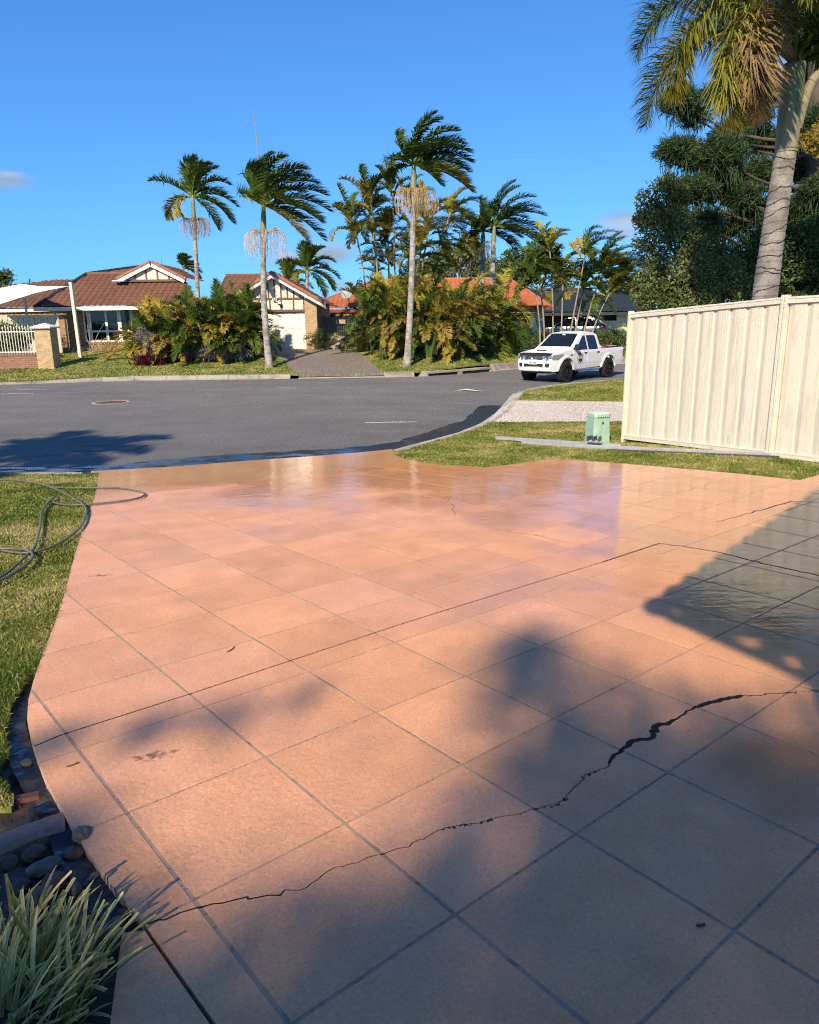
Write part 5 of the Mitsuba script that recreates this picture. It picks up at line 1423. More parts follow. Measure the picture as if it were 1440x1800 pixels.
# green electrical pillar
gp_ = thing('service_pillar', 'faded green plastic service pillar with lime stains in the verge grass', 'service pillar')
c = np.array([2.83, 11.30]); zc_ = lz(*c)
pil = []
hts = [(-.1, .150), (.40, .132), (.452, .128), (.47, .116)]
rings = []
for z, w in hts:
    r_ = .03
    ring = np.array([(sx * (w - r_ * (a == 0)), sy * (w - r_ * (a == 1))) for sx, sy, order in ((1, 1, (0, 1)), (-1, 1, (1, 0)), (-1, -1, (0, 1)), (1, -1, (1, 0))) for a in (order[::-1])])
    rings.append(np.c_[ring, np.full(8, z)])
v = np.vstack(rings); f = []
for i in range(3):
    for j in range(8):
        j2 = (j + 1) % 8
        f += [(i * 8 + j, i * 8 + j2, i * 8 + 8 + j2), (i * 8 + j, i * 8 + 8 + j2, i * 8 + 8 + j)]
for j in range(1, 7): f.append((24, 24 + j, 24 + j + 1))
pm = trimesh.Trimesh(v, np.array(f), process=False); pm.fix_normals()
add('housing', xf(pm, (c[0], c[1], zc_), rz=.30), 'm_pillar', gp_)
add('lid_seam', xf(box(-.1345, .1345, -.1348, .1348, .392, .394), (c[0], c[1], zc_), rz=.30), 'm_dark', gp_)
add('lock', xf(cat(box(-.018, .018, -.1375, -.131, .30, .335), lathe([(0, .012), (.010, .010), (.012, 0)], 10)), (c[0], c[1], zc_), rz=.30), 'm_galv_dark', gp_)
for k in range(5): add('vent', xf(box(-.085 + k * .038, -.063 + k * .038, -.1335, -.1325, .395, .412), (c[0], c[1], zc_), rz=.30), 'm_dark', gp_)

# lengths of galvanised steel lying along the verge
def bar(label, a, b, sec, bsdf, ends=()):
    t = thing('steel_length', label, 'steel length')
    a, b = np.array(a, float), np.array(b, float)
    L = np.linalg.norm(b - a)
    m = prism(sec, L)
    m.apply_transform(trimesh.geometry.align_vectors([0, 0, 1], unit(b - a)))
    m.apply_translation(a)
    add('profile', m, bsdf, t)
    return t


C_SEC = Polygon([(0, 0), (.06, 0), (.06, .035), (.05, .035), (.05, .008), (.01, .008), (.01, .035), (0, .035)])
L_SEC = Polygon([(0, 0), (.045, 0), (.045, .006), (.006, .006), (.006, .04), (0, .04)])
R_SEC = sbox(0, 0, .05, .03)
def gpt(x, y, h): return (x, y, lz(x, y) + h)
bar('long galvanised channel lying left of the green pillar, nearest the street', gpt(1.42, 12.33, .06), gpt(2.95, 10.50, .07), R_SEC, 'm_galv')
bar('galvanised angle length lying on the grass in front of the green pillar', gpt(1.75, 11.75, .035), gpt(3.15, 10.15, .03), C_SEC, 'm_galv')
bar('galvanised channel reaching from the pillar to the fence post', gpt(2.45, 10.95, .05), gpt(4.40, 9.10, .05), C_SEC, 'm_galv')
bar('thin grey angle length along the foot of the fence, furthest right', gpt(2.75, 10.45, .02), gpt(4.44, 8.98, .03), L_SEC, 'm_galv_dark')
bk = thing('steel_bracket', 'small dark clamp bracket holding the galvanised lengths together', 'bracket')
bx_, by_ = 2.66, 10.72
add('plate', xf(rbox(.20, .10, .012, .003), (bx_, by_, lz(bx_, by_) + .115), rz=-.8), 'm_galv', bk)
add('clamp', cat(*[xf(rbox(.03, .13, .07, .006), (bx_ - .07 + .06 * k, by_ + .06 - .05 * k, lz(bx_, by_) + .145), rz=-.8 + .2 * k) for k in range(3)]), 'm_galv_dark', bk)
add('bolt', cat(*[xf(lathe([(0, .02), (.012, .02), (.012, 0)], 6), (bx_ - .04 + .07 * k, by_ - .03 * k, lz(bx_, by_) + .12)) for k in range(2)]), 'm_galv_dark', bk)

# ------------------------------------------------------------------ street furniture on the ground
mh = thing('manhole_cover', 'rusty round manhole cover set in the street', 'manhole cover')
mx, my = -7.82, 20.1
mz = rz_(mx, my) + .004
add('frame', xf(lathe([(.40, -.03), (.40, .008), (.47, .008), (.47, -.03)], 40), (mx, my, mz)), 'm_concrete', mh)
add('lid', xf(lathe([(0, .006), (.395, .006), (.395, -.03)], 40), (mx, my, mz)), 'm_rust', mh)
for k in range(-4, 5):
    w = math.sqrt(.36 ** 2 - (k * .075) ** 2)
    add('rib', xf(box(-w, w, -.014, .014, .006, .014), (mx, my + k * .075, mz)), 'm_rust', mh)
dr_ = thing('storm_drain', 'concrete kerb inlet with two long dark slots beside the tallest palm', 'drain')
p0, p1 = np.array([.75, 29.95]), np.array([3.55, 32.55])
dd = unit(p1 - p0); LL = np.linalg.norm(p1 - p0); nn = np.array([-dd[1], dd[0]])
ang = math.atan2(dd[1], dd[0])
zr0, zr1 = rz_(*p0), rz_(*p1)
def dplace(m): return xf(m, (p0[0], p0[1], (zr0 + zr1) / 2 - .01), rz=ang)
add('lintel', dplace(cat(box(0, LL, .0, .55, .115, .19), box(0, .10, .01, .5, -.1, .114), box(LL / 2 - .12, LL / 2 + .12, .01, .5, -.1, .114), box(LL - .10, LL, .01, .5, -.1, .114))), 'm_concrete', dr_)
add('slot', dplace(cat(box(.101, LL / 2 - .121, .06, .32, -.1, .112), box(LL / 2 + .121, LL - .101, .06, .32, -.1, .112))), 'm_dark', dr_)
pz = at(824, 688, 23.)
px_, py_ = 1.83, 22.95
z_ = rz_(px_, py_) + .012
add('palm_sheath', (np.array([(px_ - .42, py_ + .12, z_), (px_ - .1, py_ - .02, z_ + .03), (px_ + .40, py_ - .22, z_), (px_ + .36, py_ - .10, z_), (px_ - .05, py_ + .16, z_ + .05), (px_ - .40, py_ + .18, z_)]), np.array([[0, 1, 5], [1, 4, 5], [1, 2, 3], [1, 3, 4]])), 'm_paper', label='pale yellow fallen palm sheath lying on the street', cat='debris')
for k, (lab, mx_, my_, l, w, rot) in enumerate((('pale chalky scuff on the asphalt near the right kerb', -.33, 15.58, .55, .05, .1), ('pale paint mark at the left edge of the street', -11.9, 23.4, .5, .08, .05), ('small faded mark on the asphalt before the driveway opposite', -3.9, 24.6, .35, .06, 0.), ('thin pale paint dash at the far side of the bulb', -12.3, 25.2, .5, .06, .1))):
    e = np.array([[-l, -w], [-.3 * l, -w * .6], [l, -w * .3], [l * .9, w * .5], [0, w], [-l, w * .5]])
    pg = Polygon([(mx_ + a * math.cos(rot) - b * math.sin(rot), my_ + a * math.sin(rot) + b * math.cos(rot)) for a, b in e])
    add('street_mark', sheet(pg, .2, road, 0, .005), 'm_paint_mark', label=lab, cat='mark')
add('asphalt_crack', sheet(unary_union([LineString(jag(q, .015, .08, 8)).buffer(.014) for q in ([(-5.9, 11.9), (-5.3, 12.1), (-4.9, 12.0), (-4.55, 12.35), (-4.5, 12.9)], [(-5.6, 12.9), (-5.2, 12.95)], [(-5.5, 12.4), (-5.0, 12.3)])]), .1, road, 0, .003), 'm_crack', kind='structure', label='short dark cracks in the asphalt')

# ------------------------------------------------------------------ garden hose on the left lawn
def hose_path(pts, n=120, lift=.016):
    q = spline(np.array([(x, y, 0) for x, y in pts]), n)
    q[:, 2] = land(q[:, 0], q[:, 1]) + lift
    return q


hs = thing('pressure_hose', 'grey green pressure washer hose looped over the lawn and the driveway edge', 'hose')
H1 = [(-5.6, 9.3), (-4.53, 8.99), (-3.876, 8.47), (-3.334, 8.40), (-2.96, 8.12), (-2.80, 7.83), (-2.84, 7.56), (-3.04, 7.39), (-3.33, 7.30), (-3.62, 7.50), (-3.86, 7.76)]
H2 = [(-4.9, 9.25), (-4.2, 8.62), (-3.6, 7.85), (-3.3, 7.42), (-3.118, 7.109), (-2.936, 6.658), (-2.80, 6.208), (-2.748, 5.822), (-2.759, 5.599), (-2.83, 5.46), (-3.05, 5.50), (-3.5, 5.62)]
H3 = [(-3.70, 7.75), (-3.60, 7.36), (-3.44, 6.9), (-3.186, 6.335), (-3.011, 5.927), (-2.84, 5.46), (-2.79, 5.2), (-2.74, 4.9), (-2.9, 4.45)]
H4 = [(-3.7, 5.52), (-3.102, 5.52), (-2.926, 5.50), (-2.771, 5.34), (-2.698, 5.113), (-2.68, 4.789), (-2.76, 4.5), (-3.0, 4.3)]
for k, h in enumerate((H1, H2, H3, H4)):
    add('coil', tube(hose_path(h, 120, .020 + .007 * k), .0095, 8), 'm_hose', hs, smooth=True)

# ------------------------------------------------------------------ garden bed in the lower left corner
E_ = spline(np.array([(-2.4, 1.2, 0), (-1.75, 1.86, 0), (-1.42, 2.08, 0), (-1.30, 2.20, 0), (-1.19, 2.265, 0)])[::-1], 40)
ed = tag(key_for('garden_edging'), 'rough salmon concrete edging curving round the garden bed', 'edging')
sec = [(-.055, -.09), (-.055, -.010), (-.040, .004), (.035, .008), (.055, -.008), (.055, -.09)]
tn = unit(np.gradient(E_, axis=0))[:, :2]; nn = np.c_[-tn[:, 1], tn[:, 0]]
v = np.array([(E_[i, 0] + nn[i, 0] * o, E_[i, 1] + nn[i, 1] * o, lz(E_[i, 0], E_[i, 1]) + h - .02 + .012 * (meshkit.noise(np.array([i * .9, o * 30, h * 20]), 5) - .5)) for i in range(40) for o, h in sec])
f = []
for i in range(39):
    for j in range(6):
        j2 = (j + 1) % 6
        f += [(i * 6 + j, i * 6 + 6 + j2, i * 6 + j2), (i * 6 + j, i * 6 + 6 + j, i * 6 + 6 + j2)]
for b in (0, 234): f += [(b, b + j, b + j + 1) for j in range(1, 5)]
em = trimesh.Trimesh(v, np.array(f), process=False); em.fix_normals()
scene[ed] = mikit.ply(em, 'm_edging', smooth=35)
for k, (lab, x, y, s, mt, sq) in enumerate((
        ('pale flat pointed rock in the mud of the garden bed', -1.155, 2.03, .062, 'm_rock', (1.1, .7, .5)), ('brown rock against the driveway edge, upper of a stacked pair', -1.085, 2.155, .05, 'm_rock', (1, .8, .6)), ('rounded brown rock below the stacked pair', -1.09, 2.10, .045, 'm_rock_brown', (1.1, .8, .5)),
        ('dark knobbly rock at the end of the concrete edging', -1.22, 2.10, .05, 'm_rock_brown', (1, .9, .6)), ('dark brown rock beside the pale pointed one', -1.09, 1.965, .05, 'm_rock_brown', (1, .9, .7)), ('small tan rock at the tips of the strappy leaves', -1.02, 1.94, .035, 'm_rock', (.7, 1, .7)),
        ('dark lump of clay under the strappy leaves', -1.10, 1.90, .05, 'm_rock_brown', (1.1, .9, .6)), ('round grey stone in the wet mud beside the concrete strip', -.84, 1.80, .035, 'm_rock', (.8, 1., .7)), ('reddish stone beside the round grey one', -.835, 1.845, .028, 'm_rock_brown', (.8, 1., .7)),
        ('sharp grey stone in the mud by the lawn edge', -1.50, 2.63, .03, 'm_rock', (1, .8, .8)), ('flat stone half sunk in the puddle', -.985, 2.0, .028, 'm_rock', (1.2, .7, .3)), ('dark stone under the edging', -1.28, 2.06, .045, 'm_rock_brown', (1, .8, .6)), ('brown clod at the left of the bed', -1.33, 1.98, .05, 'm_rock_brown', (1, 1, .6)), ('small round clod near the pale rock', -1.19, 1.955, .035, 'm_rock_brown', (1, 1, .7)))):
    add('rock', stone((x, y, lz(x, y) - .036 + s * .2 + (.025 if 'upper' in lab else 0)), s * .78, k + 3, mt, sq), mt, smooth=True, label=lab, cat='rock')
add('brick', xf(rbox(.095, .045, .04, .01), (-1.385, 2.40, lz(-1.385, 2.40) - .034), rz=.35, rx=.15), 'm_red_brick', label='red brick lying in the mud beside the lawn edge', cat='brick')
# strappy plant: each leaf a part
sp = thing('strappy_plant', 'strappy plant with narrow pale edged green leaves in the lower left corner', 'plant')
rl = np.random.default_rng(77)
mass = []
for k in range(560):
    a = rl.uniform(0, 2 * np.pi); rr_ = math.sqrt(rl.random()) * .195
    b = np.array([-1.03 + math.cos(a) * rr_ * 1.15, 1.46 + math.sin(a) * rr_ * 1.45, 0]); b[2] = lz(b[0], b[1]) - .045
    az = a + rl.normal(0, .7); lean = rl.uniform(.12, 1.25)
    d = unit(np.array([math.cos(az) * lean, math.sin(az) * lean, 1.]))
    Lf, w = rl.uniform(.13, .235), rl.uniform(.0042, .0072)
    n = 8
    pts = [b]
    for q in range(n):
        d = unit(d + np.array([math.cos(az), math.sin(az), 0]) * .05 - UP * rl.uniform(.04, .16) * (q / n))
        pts.append(pts[-1] + d * Lf / n)
    pts = np.array(pts)
    tg = unit(np.gradient(pts, axis=0)); sd = unit(np.cross(tg, UP)); nm = unit(np.cross(sd, tg))
    wd = w * np.sqrt(np.clip(1.02 - np.linspace(0, 1, n + 1) ** 3, 0.02, 1))
    cut = rl.random() < .35
    if cut: wd = np.maximum(wd, w * .8)
    v = np.stack([pts - sd * wd[:, None] + nm * wd[:, None] * .35, pts - sd * wd[:, None] * .45 + nm * wd[:, None] * .1, pts, pts + sd * wd[:, None] * .45 + nm * wd[:, None] * .1, pts + sd * wd[:, None] + nm * wd[:, None] * .35], 1).reshape(-1, 3)
    f = []
    for q in range(n):
        for j in range(4):
            i0 = q * 5 + j
            f += [(i0, i0 + 1, i0 + 6), (i0, i0 + 6, i0 + 5)]
    tb = np.clip(rl.normal(.45, .12), 0, 1)
    if rl.random() < .06: tb = .95
    uu = np.tile([min(1, tb + .28), tb, tb - .12, tb, min(1, tb + .28)], n + 1)
    br = np.repeat(rl.uniform(.35, .7), len(uu))
    uu = np.clip(uu + np.repeat(np.linspace(-.1, .05, n + 1), 5), 0, 1)
    if k < 290: add('leaf', trimesh.Trimesh(v, np.array(f), process=False), 'm_strap', sp, uv=np.c_[uu, br])
    else: mass.append((trimesh.Trimesh(v, np.array(f), process=False), np.c_[uu, br]))
add('leaf_mass', cat([m for m, _ in mass]), 'm_strap', sp, uv=np.vstack([u for _, u in mass]), kind='stuff')

# twigs on the driveway
for lab, x, y, l, rot in (('tiny curved dark twig on the tile near the long joint', -.93, 3.62, .03, 1.2), ('small dark fleck of bark on the left edge of the driveway', -1.29, 2.56, .02, .6), ('small black pebble on the tile in the lower right', .78, 1.73, .012, 0)):
    q = spline(np.array([(x - l * math.cos(rot), y - l * math.sin(rot), 0), (x + .2 * l, y, 0), (x + l * math.cos(rot), y + l * math.sin(rot) + .3 * l, 0)]), 8)
    q[:, 2] = land(q[:, 0], q[:, 1]) + .006
    add('twig' if 'pebble' not in lab else 'pebble', tube(q, (.003 if 'pebble' not in lab else .004), 6), 'm_bark', label=lab, cat='twig' if 'pebble' not in lab else 'pebble')

# ------------------------------------------------------------------ trees on the right, behind the steel fence
NP = thing('near_palm', 'big ringed grey palm trunk with green crownshaft towering behind the steel fence', 'palm tree')
rn = np.random.default_rng(91)
yn = 12.4
foot = at(1322, 745, yn); foot[2] = lz(foot[0], foot[1]) - .1
ring_, hubp = at(1382, 266, yn), at(1397, 112, yn)
k = np.linspace(0, 1, 60)
q = foot + (ring_ - foot) * k[:, None] + np.sin(np.pi * k)[:, None] * np.array([-.05, 0, 0])
rad = .215 - .065 * k ** 1.2 + .006 * np.maximum(0, np.sin(2 * np.pi * q[:, 2] / .155)) ** 6
add('trunk', tube(q, rad, 28), 'm_palm_trunk_near', NP, smooth=True)
ax = hubp - ring_
k2 = np.linspace(0, 1, 24)
cs = ring_ + ax * k2[:, None]
add('crownshaft', tube(cs, .155 + .012 * np.sin(k2 * 4) + .028 * np.clip(k2 - .55, 0, 1), 24), 'm_crownshaft', NP, smooth=True)
add('ring_scar', tube([ring_ - ax * .012, ring_ + ax * .012], .163, 24), 'm_cane', NP, smooth=40)
add('peeling_sheath', tube(spline([ring_ + ax * .25 + [.13, -.06, 0], ring_ + ax * .55 + [.16, -.06, 0], ring_ + ax * .80 + [.27, -.05, 0], ring_ + ax * .9 + [.36, -.05, .02]], 10), [.05, .06, .07, .075, .075, .075, .075, .07, .06, .03], 10), 'm_cane', NP, smooth=True)
for d, L_, dr_2, wd_, tn, br, pl in (((-.78, -.35, .85), 2.35, 2.6, (.5, .1, 0), .50, .6, 1.5), ((-.62, -.45, .9), 2.3, 2.9, (.5, .1, 0), .97, .55, 1.5), ((-.84, .25, .85), 2.9, 1.7, (.05, 0, 0), .46, .66, 1.), ((-.66, .1, 1.1), 3.1, 1.5, (.05, 0, 0), .34, .6, 1.), ((.2, -.3, 1.), 3.0, 1.1, (.3, 0, 0), .22, .35, .9), ((.75, -.2, .8), 3.0, 1.4, (.3, 0, 0), .18, .35, .9),
                                    ((.4, .6, .8), 3.0, 1.2, (.3, 0, 0), .2, .4, .9), ((-.2, .7, .9), 3., 1.2, (.3, 0, 0), .25, .4, .9), ((.9, .1, .35), 2.8, 1.4, (.3, 0, 0), .2, .35, .9), ((-.35, -.5, 1.), 3.0, 1.6, (.3, 0, 0), .38, .45, 1.), ((.55, -.55, .55), 2.8, 1.5, (.2, 0, 0), .22, .35, .9), ((-.55, -.05, .8), 2.9, 2.1, (.25, 0, 0), .48, .45, 1.), ((.2, -.5, .75), 2.5, 2.0, (.2, 0, 0), .3, .36, 1.)):
    me, uv = frond(rn, hubp + unit(d) * .05, d, L_, dr_2, wd_, 420, .66, .021, tone=tn, tone_tip=tn + (.18 if tn > .55 else .12), bright=br, r0=.045, plume=pl, vee=.1, hang=.75, bare=.13, sweep=.6, jit=.16 if tn > .55 else .07)
    add('frond', me, 'm_palm', NP, uv=uv)
fv = leaf_cloud(rn, [(*at(px, py, yn - .2), .16, .16, .2) for px, py in ((1425, 243), (1437, 230), (1442, 255), (1450, 240), (1460, 262))], 5000, .035, .75, aspect=.7)
fl_ = add('flower_cluster', fv[0], 'm_palm', NP, uv=fv[1])
add('flower_stalk', tube(spline([ring_ + [.12, -.05, .02], at(1405, 256, yn - .1), at(1425, 246, yn - .2), at(1455, 250, yn - .2)], 10), .018, 6), 'm_cane', NP, smooth=True)
sl = thing('string_lights', 'dark wire of string lights wound round the ringed palm trunk', 'string lights')
t = np.linspace(.34, .99, 520)
ph = 2 * np.pi * 21 * t + 1.8 * np.sin(9 * t) + .9 * np.sin(31 * t)
cq = foot + (ring_ - foot) * t[:, None] + np.sin(np.pi * t)[:, None] * np.array([-.05, 0, 0])
rr_ = .215 - .065 * t ** 1.2 + .012
wob = .012 * np.sin(5.3 * ph + 3 * np.sin(ph * .7))
wp = cq + np.c_[np.cos(ph) * rr_, np.sin(ph) * rr_, wob + .05 * np.sin(ph * 1.13 + 1) + .04 * np.sin(ph * .37)]
add('wire', tube(wp, .0038, 5), 'm_black_plastic', sl, smooth=True)
add('bulb', cat([xf(trimesh.creation.icosphere(subdivisions=1, radius=.011), p) for p in wp[::9]]), 'm_black_plastic', sl, kind='stuff')

# dark conifer with tufted branch ends
CT = thing('conifer', 'dark conifer with tufted branch ends spreading behind the big palm trunk', 'tree')
rc2 = np.random.default_rng(92)
yt = 19.5
tr0, tr1 = at(1440, 560, yt), at(1446, -260, yt)
tr0[2] = -.3
add('trunk', tube(np.linspace(tr0, tr1, 12), np.linspace(.30, .16, 12), 12), 'm_bark', CT, smooth=True)
tufts = [(1198, 178, 32, 30, 0), (1222, 205, 24, 18, .3), (1285, 238, 30, 26, .5), (1193, 265, 36, 28, 0), (1222, 282, 28, 20, .2), (1268, 272, 44, 42, -.3), (1325, 205, 30, 26, .6), (1345, 250, 34, 26, .8), (1218, 335, 42, 28, -.3), (1262, 328, 40, 32, .2), (1335, 306, 36, 36, .5), (1303, 345, 34, 26, 0), (1302, 395, 42, 28, .4), (1240, 390, 30, 24, -.4), (1188, 384, 26, 22, -.4), (1268, 400, 30, 22, .6),
         (1418, 170, 34, 36, .6), (1430, 215, 30, 30, -.8), (1424, 300, 34, 28, .2), (1418, 360, 30, 26, -.5), (1445, 330, 30, 26, -.8), (1410, 260, 30, 24, .9), (1352, 370, 34, 26, .7), (1440, 390, 36, 26, -.6), (1360, 160, 34, 28, 1.2), (1440, 130, 40, 40, .5), (1400, 400, 36, 28, .8), (1325, 150, 26, 22, 1.), (1460, 260, 40, 40, .2), (1470, 180, 40, 40, .2), (1255, 165, 20, 16, 1.4), (1345, 425, 34, 20, .6)]
for (px, py, rx, ry, dy) in tufts:
    y = yt + dy * 1.3 - .8 * (px < 1350)
    c = at(px, py, y)
    sx, sz = rx * y / FPX, ry * y / FPX
    b0 = tr0 + (tr1 - tr0) * np.clip((c[2] - .15 * abs(c[0] - tr0[0]) - tr0[2]) / (tr1[2] - tr0[2]), 0, 1)
    m_ = b0 * .45 + c * .55 - UP * .10 * abs(c[0] - b0[0])
    br_ = spline([b0, m_, c], 9)
    rads = np.linspace(.06, .014, 9)
    bk_ = add('branch', tube(br_, rads, 6), 'm_bark', CT, smooth=True)
    n = int(640 * (rx * ry) / 1000)
    u = unit(rc2.normal(0, 1, (n, 3))); rad_ = rc2.uniform(0, 1, n) ** .45
    p0 = c + u * rad_[:, None] * np.array([sx * 1.05, sx * .8, sz * .66]) * .82
    dirn = unit(u * .7 + np.array([-.35, 0, .25]) + rc2.normal(0, .35, (n, 3)))
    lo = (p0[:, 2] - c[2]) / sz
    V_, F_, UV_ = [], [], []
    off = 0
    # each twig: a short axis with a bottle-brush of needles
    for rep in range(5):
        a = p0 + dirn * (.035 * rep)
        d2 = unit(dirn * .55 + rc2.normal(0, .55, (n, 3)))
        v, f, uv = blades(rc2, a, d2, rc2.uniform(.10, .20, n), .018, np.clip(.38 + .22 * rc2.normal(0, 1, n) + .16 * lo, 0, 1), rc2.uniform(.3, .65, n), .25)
        V_.append(v); F_.append(f + off); UV_.append(uv); off += len(v)
    # a few browned hanging twigs
    m2 = max(3, n // 14)
    a = c + unit(rc2.normal(0, 1, (m2, 3))) * np.array([sx, sx * .6, sz * .3]) * .8 - UP * sz * .6
    v, f, uv = blades(rc2, a, rc2.normal(0, .25, (m2, 3)) - UP, rc2.uniform(.2, .45, m2), .02, .5, .4, .1)
    V_.append(v); F_.append(f + off); UV_.append(uv)
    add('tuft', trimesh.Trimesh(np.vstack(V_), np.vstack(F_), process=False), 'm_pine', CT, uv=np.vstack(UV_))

# leafy tree in front of the conifer
def pxblobs(lst, y): return [(*at(px, py, y + dy), rx * y / FPX, max(.5, rx * y / FPX * .7), ry * y / FPX) for px, py, rx, ry, dy in lst]
LB = [(1150, 350, 30, 32, 0), (1135, 385, 22, 20, 0), (1175, 385, 34, 30, .2), (1150, 430, 38, 34, 0), (1200, 430, 44, 34, -.2), (1160, 480, 44, 40, -.2), (1215, 480, 46, 40, -.4), (1255, 450, 40, 36, .3), (1275, 495, 46, 44, -.3), (1310, 460, 34, 40, .4), (1180, 520, 50, 36, -.3), (1240, 530, 60, 36, -.5), (1310, 520, 44, 40, -.3), (1135, 515, 24, 30, 0), (1190, 345, 24, 22, .3), (1170, 318, 20, 16, .3), (1230, 410, 30, 22, .5)]
blob_tree('leafy_tree', 'leafy green tree spreading over the left end of the steel fence', 'tree', (*at(1215, 720, 16.2)[:2], -.3), pxblobs(LB, 16.2), 48000, .075, .66, .10, seed=93, tspread=.2, shell=.35)
RB = [(1400, 430, 40, 40, 0), (1440, 420, 40, 40, .3), (1410, 480, 40, 40, 0), (1450, 470, 40, 40, 0), (1400, 520, 36, 40, 0), (1440, 515, 40, 40, -.2), (1480, 450, 50, 60, 0), (1360, 470, 34, 40, .8), (1355, 420, 30, 30, .8)]
blob_tree('leafy_tree', 'dark leafy tree at the right edge behind the ringed palm trunk', 'tree', (*at(1430, 720, 15.6)[:2], -.2), pxblobs(RB, 15.6), 30000, .085, .45, .10, seed=94, tspread=.2, shell=.35)
DB = [(1330, 480, 90, 40, 0), (1250, 500, 70, 40, 0), (1420, 460, 80, 60, 0), (1470, 330, 50, 80, 0)]
blob_tree('backdrop_tree', 'deep shaded trees far behind the conifer and the palm trunk', 'tree', (*at(1330, 640, 25)[:2], -.2), pxblobs(DB, 25), 14000, .16, .3, .14, seed=95, shell=.3)

# ------------------------------------------------------------------ grass
def grass(poly, n, hmin, hmax, width, seed, dry=.0, zoff=-.014, tone=.45, edge=None, name='lawn_grass', label='mown lawn grass'):
    r = np.random.default_rng(seed)
    x0, y0, x1, y1 = poly.bounds
    k = int(n * (x1 - x0) * (y1 - y0) / poly.area * 1.02)
    p = np.c_[r.uniform(x0, x1, k), r.uniform(y0, y1, k)]
    p = p[contains_xy(poly, p[:, 0], p[:, 1])]
    q = np.c_[p, np.zeros(len(p))]
    pt = meshkit.fbm(q * 1.6, 3, seed=seed) * .6 + meshkit.fbm(q * 7, 2, seed=seed + 1) * .4
    keep = r.random(len(p)) < np.clip(1.35 - 1.2 * (pt - .4), .25, 1)
    p, pt = p[keep], pt[keep]
    m = len(p)
    b = np.c_[p, land(p[:, 0], p[:, 1]) + zoff]
    d = r.normal(0, .55, (m, 3)) + UP
    tn = tone + 1.9 * (pt - .5) + r.normal(0, .14, m) + dry
    tn = np.where(r.random(m) < .13, r.uniform(.8, 1, m), tn)
    v, f, uv = blades(r, b, d, r.uniform(hmin, hmax, m), width * r.uniform(.7, 1.3, m), tn, r.uniform(.25, .7, m), .7)
    return add(name, trimesh.Trimesh(v, f, process=False), 'm_grass', uv=uv, kind='stuff', label=label)


lawn_shape = lawn_poly.buffer(.012)
LEFT = Polygon([(-1.0, 1.9), (-2.2, 2.4), (-7.2, 10.4), (-4.1, 10.4), (-3, 7), (-1.6, 3)])
def near(poly, a, b): return poly.intersection(sbox(-30, a, 30, b)).intersection(lawn_shape)
grass(near(LEFT, 1.8, 4.2), 62000, .018, .042, .0042, 201, dry=.13, label='mown lawn grass at the near left of the driveway')
grass(near(LEFT, 4.2, 7.0), 60000, .018, .042, .0055, 202, dry=.13, label='mown lawn grass under the hose coils')
grass(near(LEFT, 7.0, 10.5), 50000, .02, .045, .0075, 203, dry=.13, label='mown lawn grass at the street end left of the driveway')
RIGHT = Polygon([(-.4, 12), (-.25, 10.9), (1, 9.4), (2, 9.9), (4.1, 7.7), (5.2, 7.6), (7, 9), (6, 12.6), (3.5, 15.1), (1.6, 15.2)])
grass(near(RIGHT, 7, 11.3), 80000, .02, .05, .0085, 204, dry=.12, label='mown verge grass along the foot of the steel fence')
grass(near(RIGHT, 11.3, 16), 60000, .02, .05, .011, 205, label='mown verge grass round the service pillar', dry=.06)
grass(Polygon([(1.9, 17), (2.6, 19.4), (6.2, 17.8), (12, 17), (12, 29), (7.8, 27), (3, 22)]).intersection(lawn_shape), 60000, .02, .05, .017, 206, label='sunlit grass verge in front of the ute', dry=.10)
grass(Polygon([(-24, 28.5), (-14, 28.5), (-10, 29.7), (3, 29.7), (8, 36), (20, 38), (20, 44), (5, 41), (-.5, 37), (-2, 34), (-8, 37), (-18, 37.5), (-24, 34)]).intersection(lawn_shape), 90000, .03, .07, .035, 207, label='front lawn across the street', dry=.08)

# ------------------------------------------------------------------ behind the camera: the house whose driveway this is, and its palms
OH = thing('home', 'brick house with tiled roof behind the driveway, its eave above the viewpoint', 'house')
c0 = np.array([1.39 - .514 * 3.1, 4.1 - 1.583 * 3.1, 3.1]); ea = np.array([.65, .76, 0.]); ea /= np.linalg.norm(ea)
pe = np.array([ea[1], -ea[0], 0]); ve = unit([.12, -1., 0])
tp = math.tan(math.radians(21))
def up_at(p): return np.array([p[0], p[1], 3.1 + tp * float((p - c0)[:2] @ pe[:2])])
c1 = c0 + ea * 7.5
c2 = up_at(c1 + pe * 2.2); c3 = up_at(c0 + ve * 3.0)
roof_plane(OH, [c0, c1, c2, c3], 'm_roof_brown')
add('gutter', cat(tube([c0 + [0, 0, -.02], c1 + [0, 0, -.02]], .06, 6)), 'm_white', OH)
add('barge_board', cat(tube([c0, c3], .05, 4)), 'm_white', OH)
w0, w1 = c0 + pe * .6 + ea * .6, c1 + pe * .6
wl = box(0, np.linalg.norm(w1 - w0), -.11, .11, -.3, 3.1)
add('wall', line_frame(wl, tuple(w0[:2]), tuple(w1[:2])), 'm_cream', OH)
RZ = 4.0
HY = -3.0
roof_plane(OH, [(-10, HY - 2.6, 2.6), (.2, HY - 2.6, 2.6), (-1.9, HY - 5.7, RZ), (-8, HY - 5.7, RZ)], 'm_roof_brown')
roof_plane(OH, [(.2, HY - 8.8, 2.6), (-10, HY - 8.8, 2.6), (-8, HY - 5.7, RZ), (-1.9, HY - 5.7, RZ)], 'm_roof_brown')
roof_plane(OH, [(-10, HY - 8.8, 2.6), (-10, HY - 2.6, 2.6), (-8, HY - 5.7, RZ)], 'm_roof_brown')
roof_plane(OH, [(.2, HY - 2.6, 2.6), (.2, HY - 8.8, 2.6), (-1.9, HY - 5.7, RZ)], 'm_roof_brown')
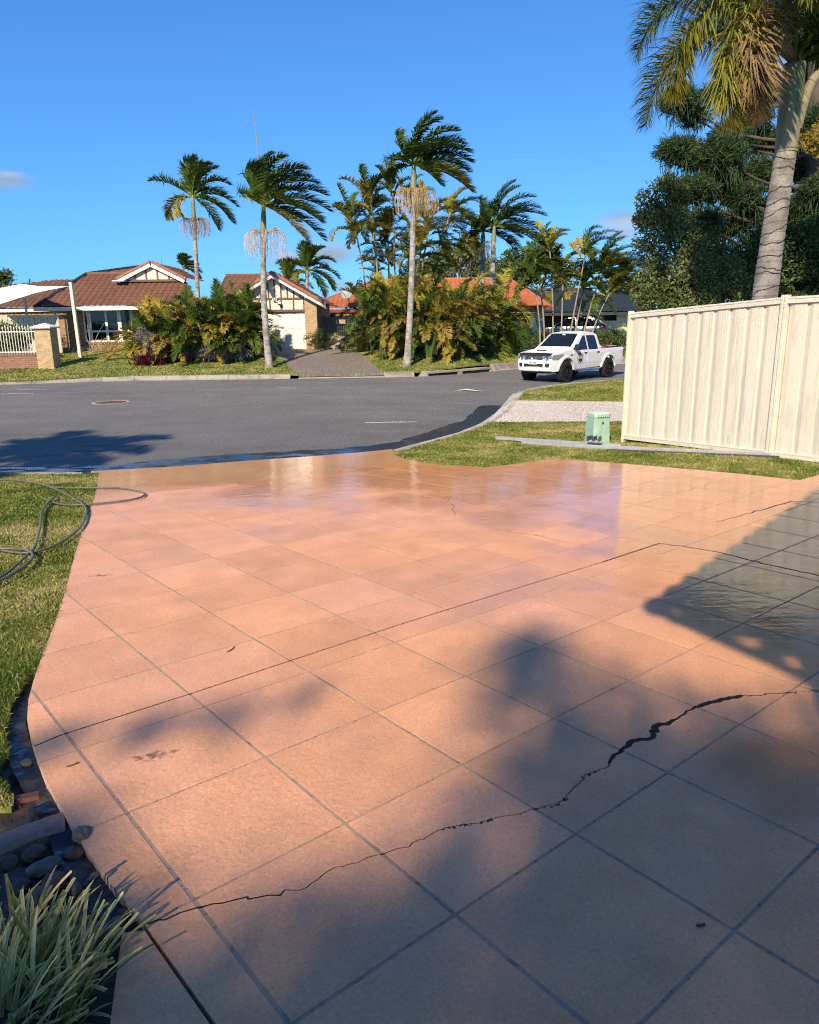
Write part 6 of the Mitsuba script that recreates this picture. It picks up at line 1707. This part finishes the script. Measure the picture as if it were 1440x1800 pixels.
add('wall', cat(box(-9.5, -.3, HY - 3.2, HY - 3.0, -.3, 2.6), box(-9.5, -9.3, HY - 8.3, HY - 3.21, -.3, 2.6), box(-9.5, -.3, HY - 8.5, HY - 8.31, -.3, 2.6), box(-.5, -.3, HY - 8.3, HY - 3.21, -.3, 2.6)), 'm_cream', OH)
def behind(gx, gy, h): return np.array([gx - .514 * h, gy - 1.583 * h, h])
crown_big = [(a * 30, e, 1., .8, t) for a, e, t in ((0, 50, 0), (1, 10, .1), (2, 60, 0), (3, 20, 0), (4, 70, 0), (5, 0, .1), (6, 45, 0), (7, 15, .1), (8, 60, 0), (9, 10, 0), (10, 40, 0), (11, 0, .1), (1.5, 40, 0), (4.5, 35, 0), (7.5, 40, 0), (10.5, 20, 0))]
for gx_, gy_, h, lab, sd in ((-6.6, 10.75, 6.2, 'garden palm left of the viewpoint, near the street boundary', 301),):
    o = behind(gx_, gy_, h)
    feather_palm(lab, (o[0], o[1], -.1), (o[0], o[1], h - .9), .9, crown_big, r=.13, seed=sd, flen=2.1, ll=.7, lw=.07, wind=(.4, .1, 0))
hs_ = 8.6
shade = [(.66, 3.75, .22, 2.9), (.52, 3.3, .40, 2.6), (.55, 2.85, .58, 2.2), (.66, 2.35, .78, 1.6), (.45, 1.85, .70, 1.4), (1.1, 2.2, .9, .6), (1.6, 1.8, 1.0, 0), (-.15, 1.72, .40, 1.2), (2.5, 2.0, .9, .2),
         (-1.2, 1.15, .85, .3), (-.3, 1.05, .9, 0), (.7, .95, 1., -.3), (1.7, 1.0, 1.1, -.3), (2.7, 1.3, 1.0, 0), (-1.25, 2.05, .28, 1.2), (-1.75, 2.3, .25, 1.2), *[(gx_ + .05 * q_, gy_ - .03 * q_, r_, 1.6 - .3 * q_) for q_ in range(3) for gx_, gy_, r_ in ((-.85, 2.98, .13), (-1.15, 2.85, .14), (-1.5, 2.75, .15), (-.55, 3.12, .12), (-1.3, 2.05, .28), (-1.0, 1.55, .4), (-.6, 1.3, .45))], (.60, 3.5, .3, 2.8), (.52, 3.2, .40, 2.3)]
blob_tree('garden_tree', 'tall airy tree behind the house, its crown shading the driveway', 'tree', (behind(.8, 2.0, hs_)[0], behind(.8, 2.0, hs_)[1], 0), [(*behind(gx_, gy_, hs_ + dh), r_, r_, r_ * .6) for gx_, gy_, r_, dh in shade], 12000, .15, .45, .16, seed=305, fork=.6, shell=.12)
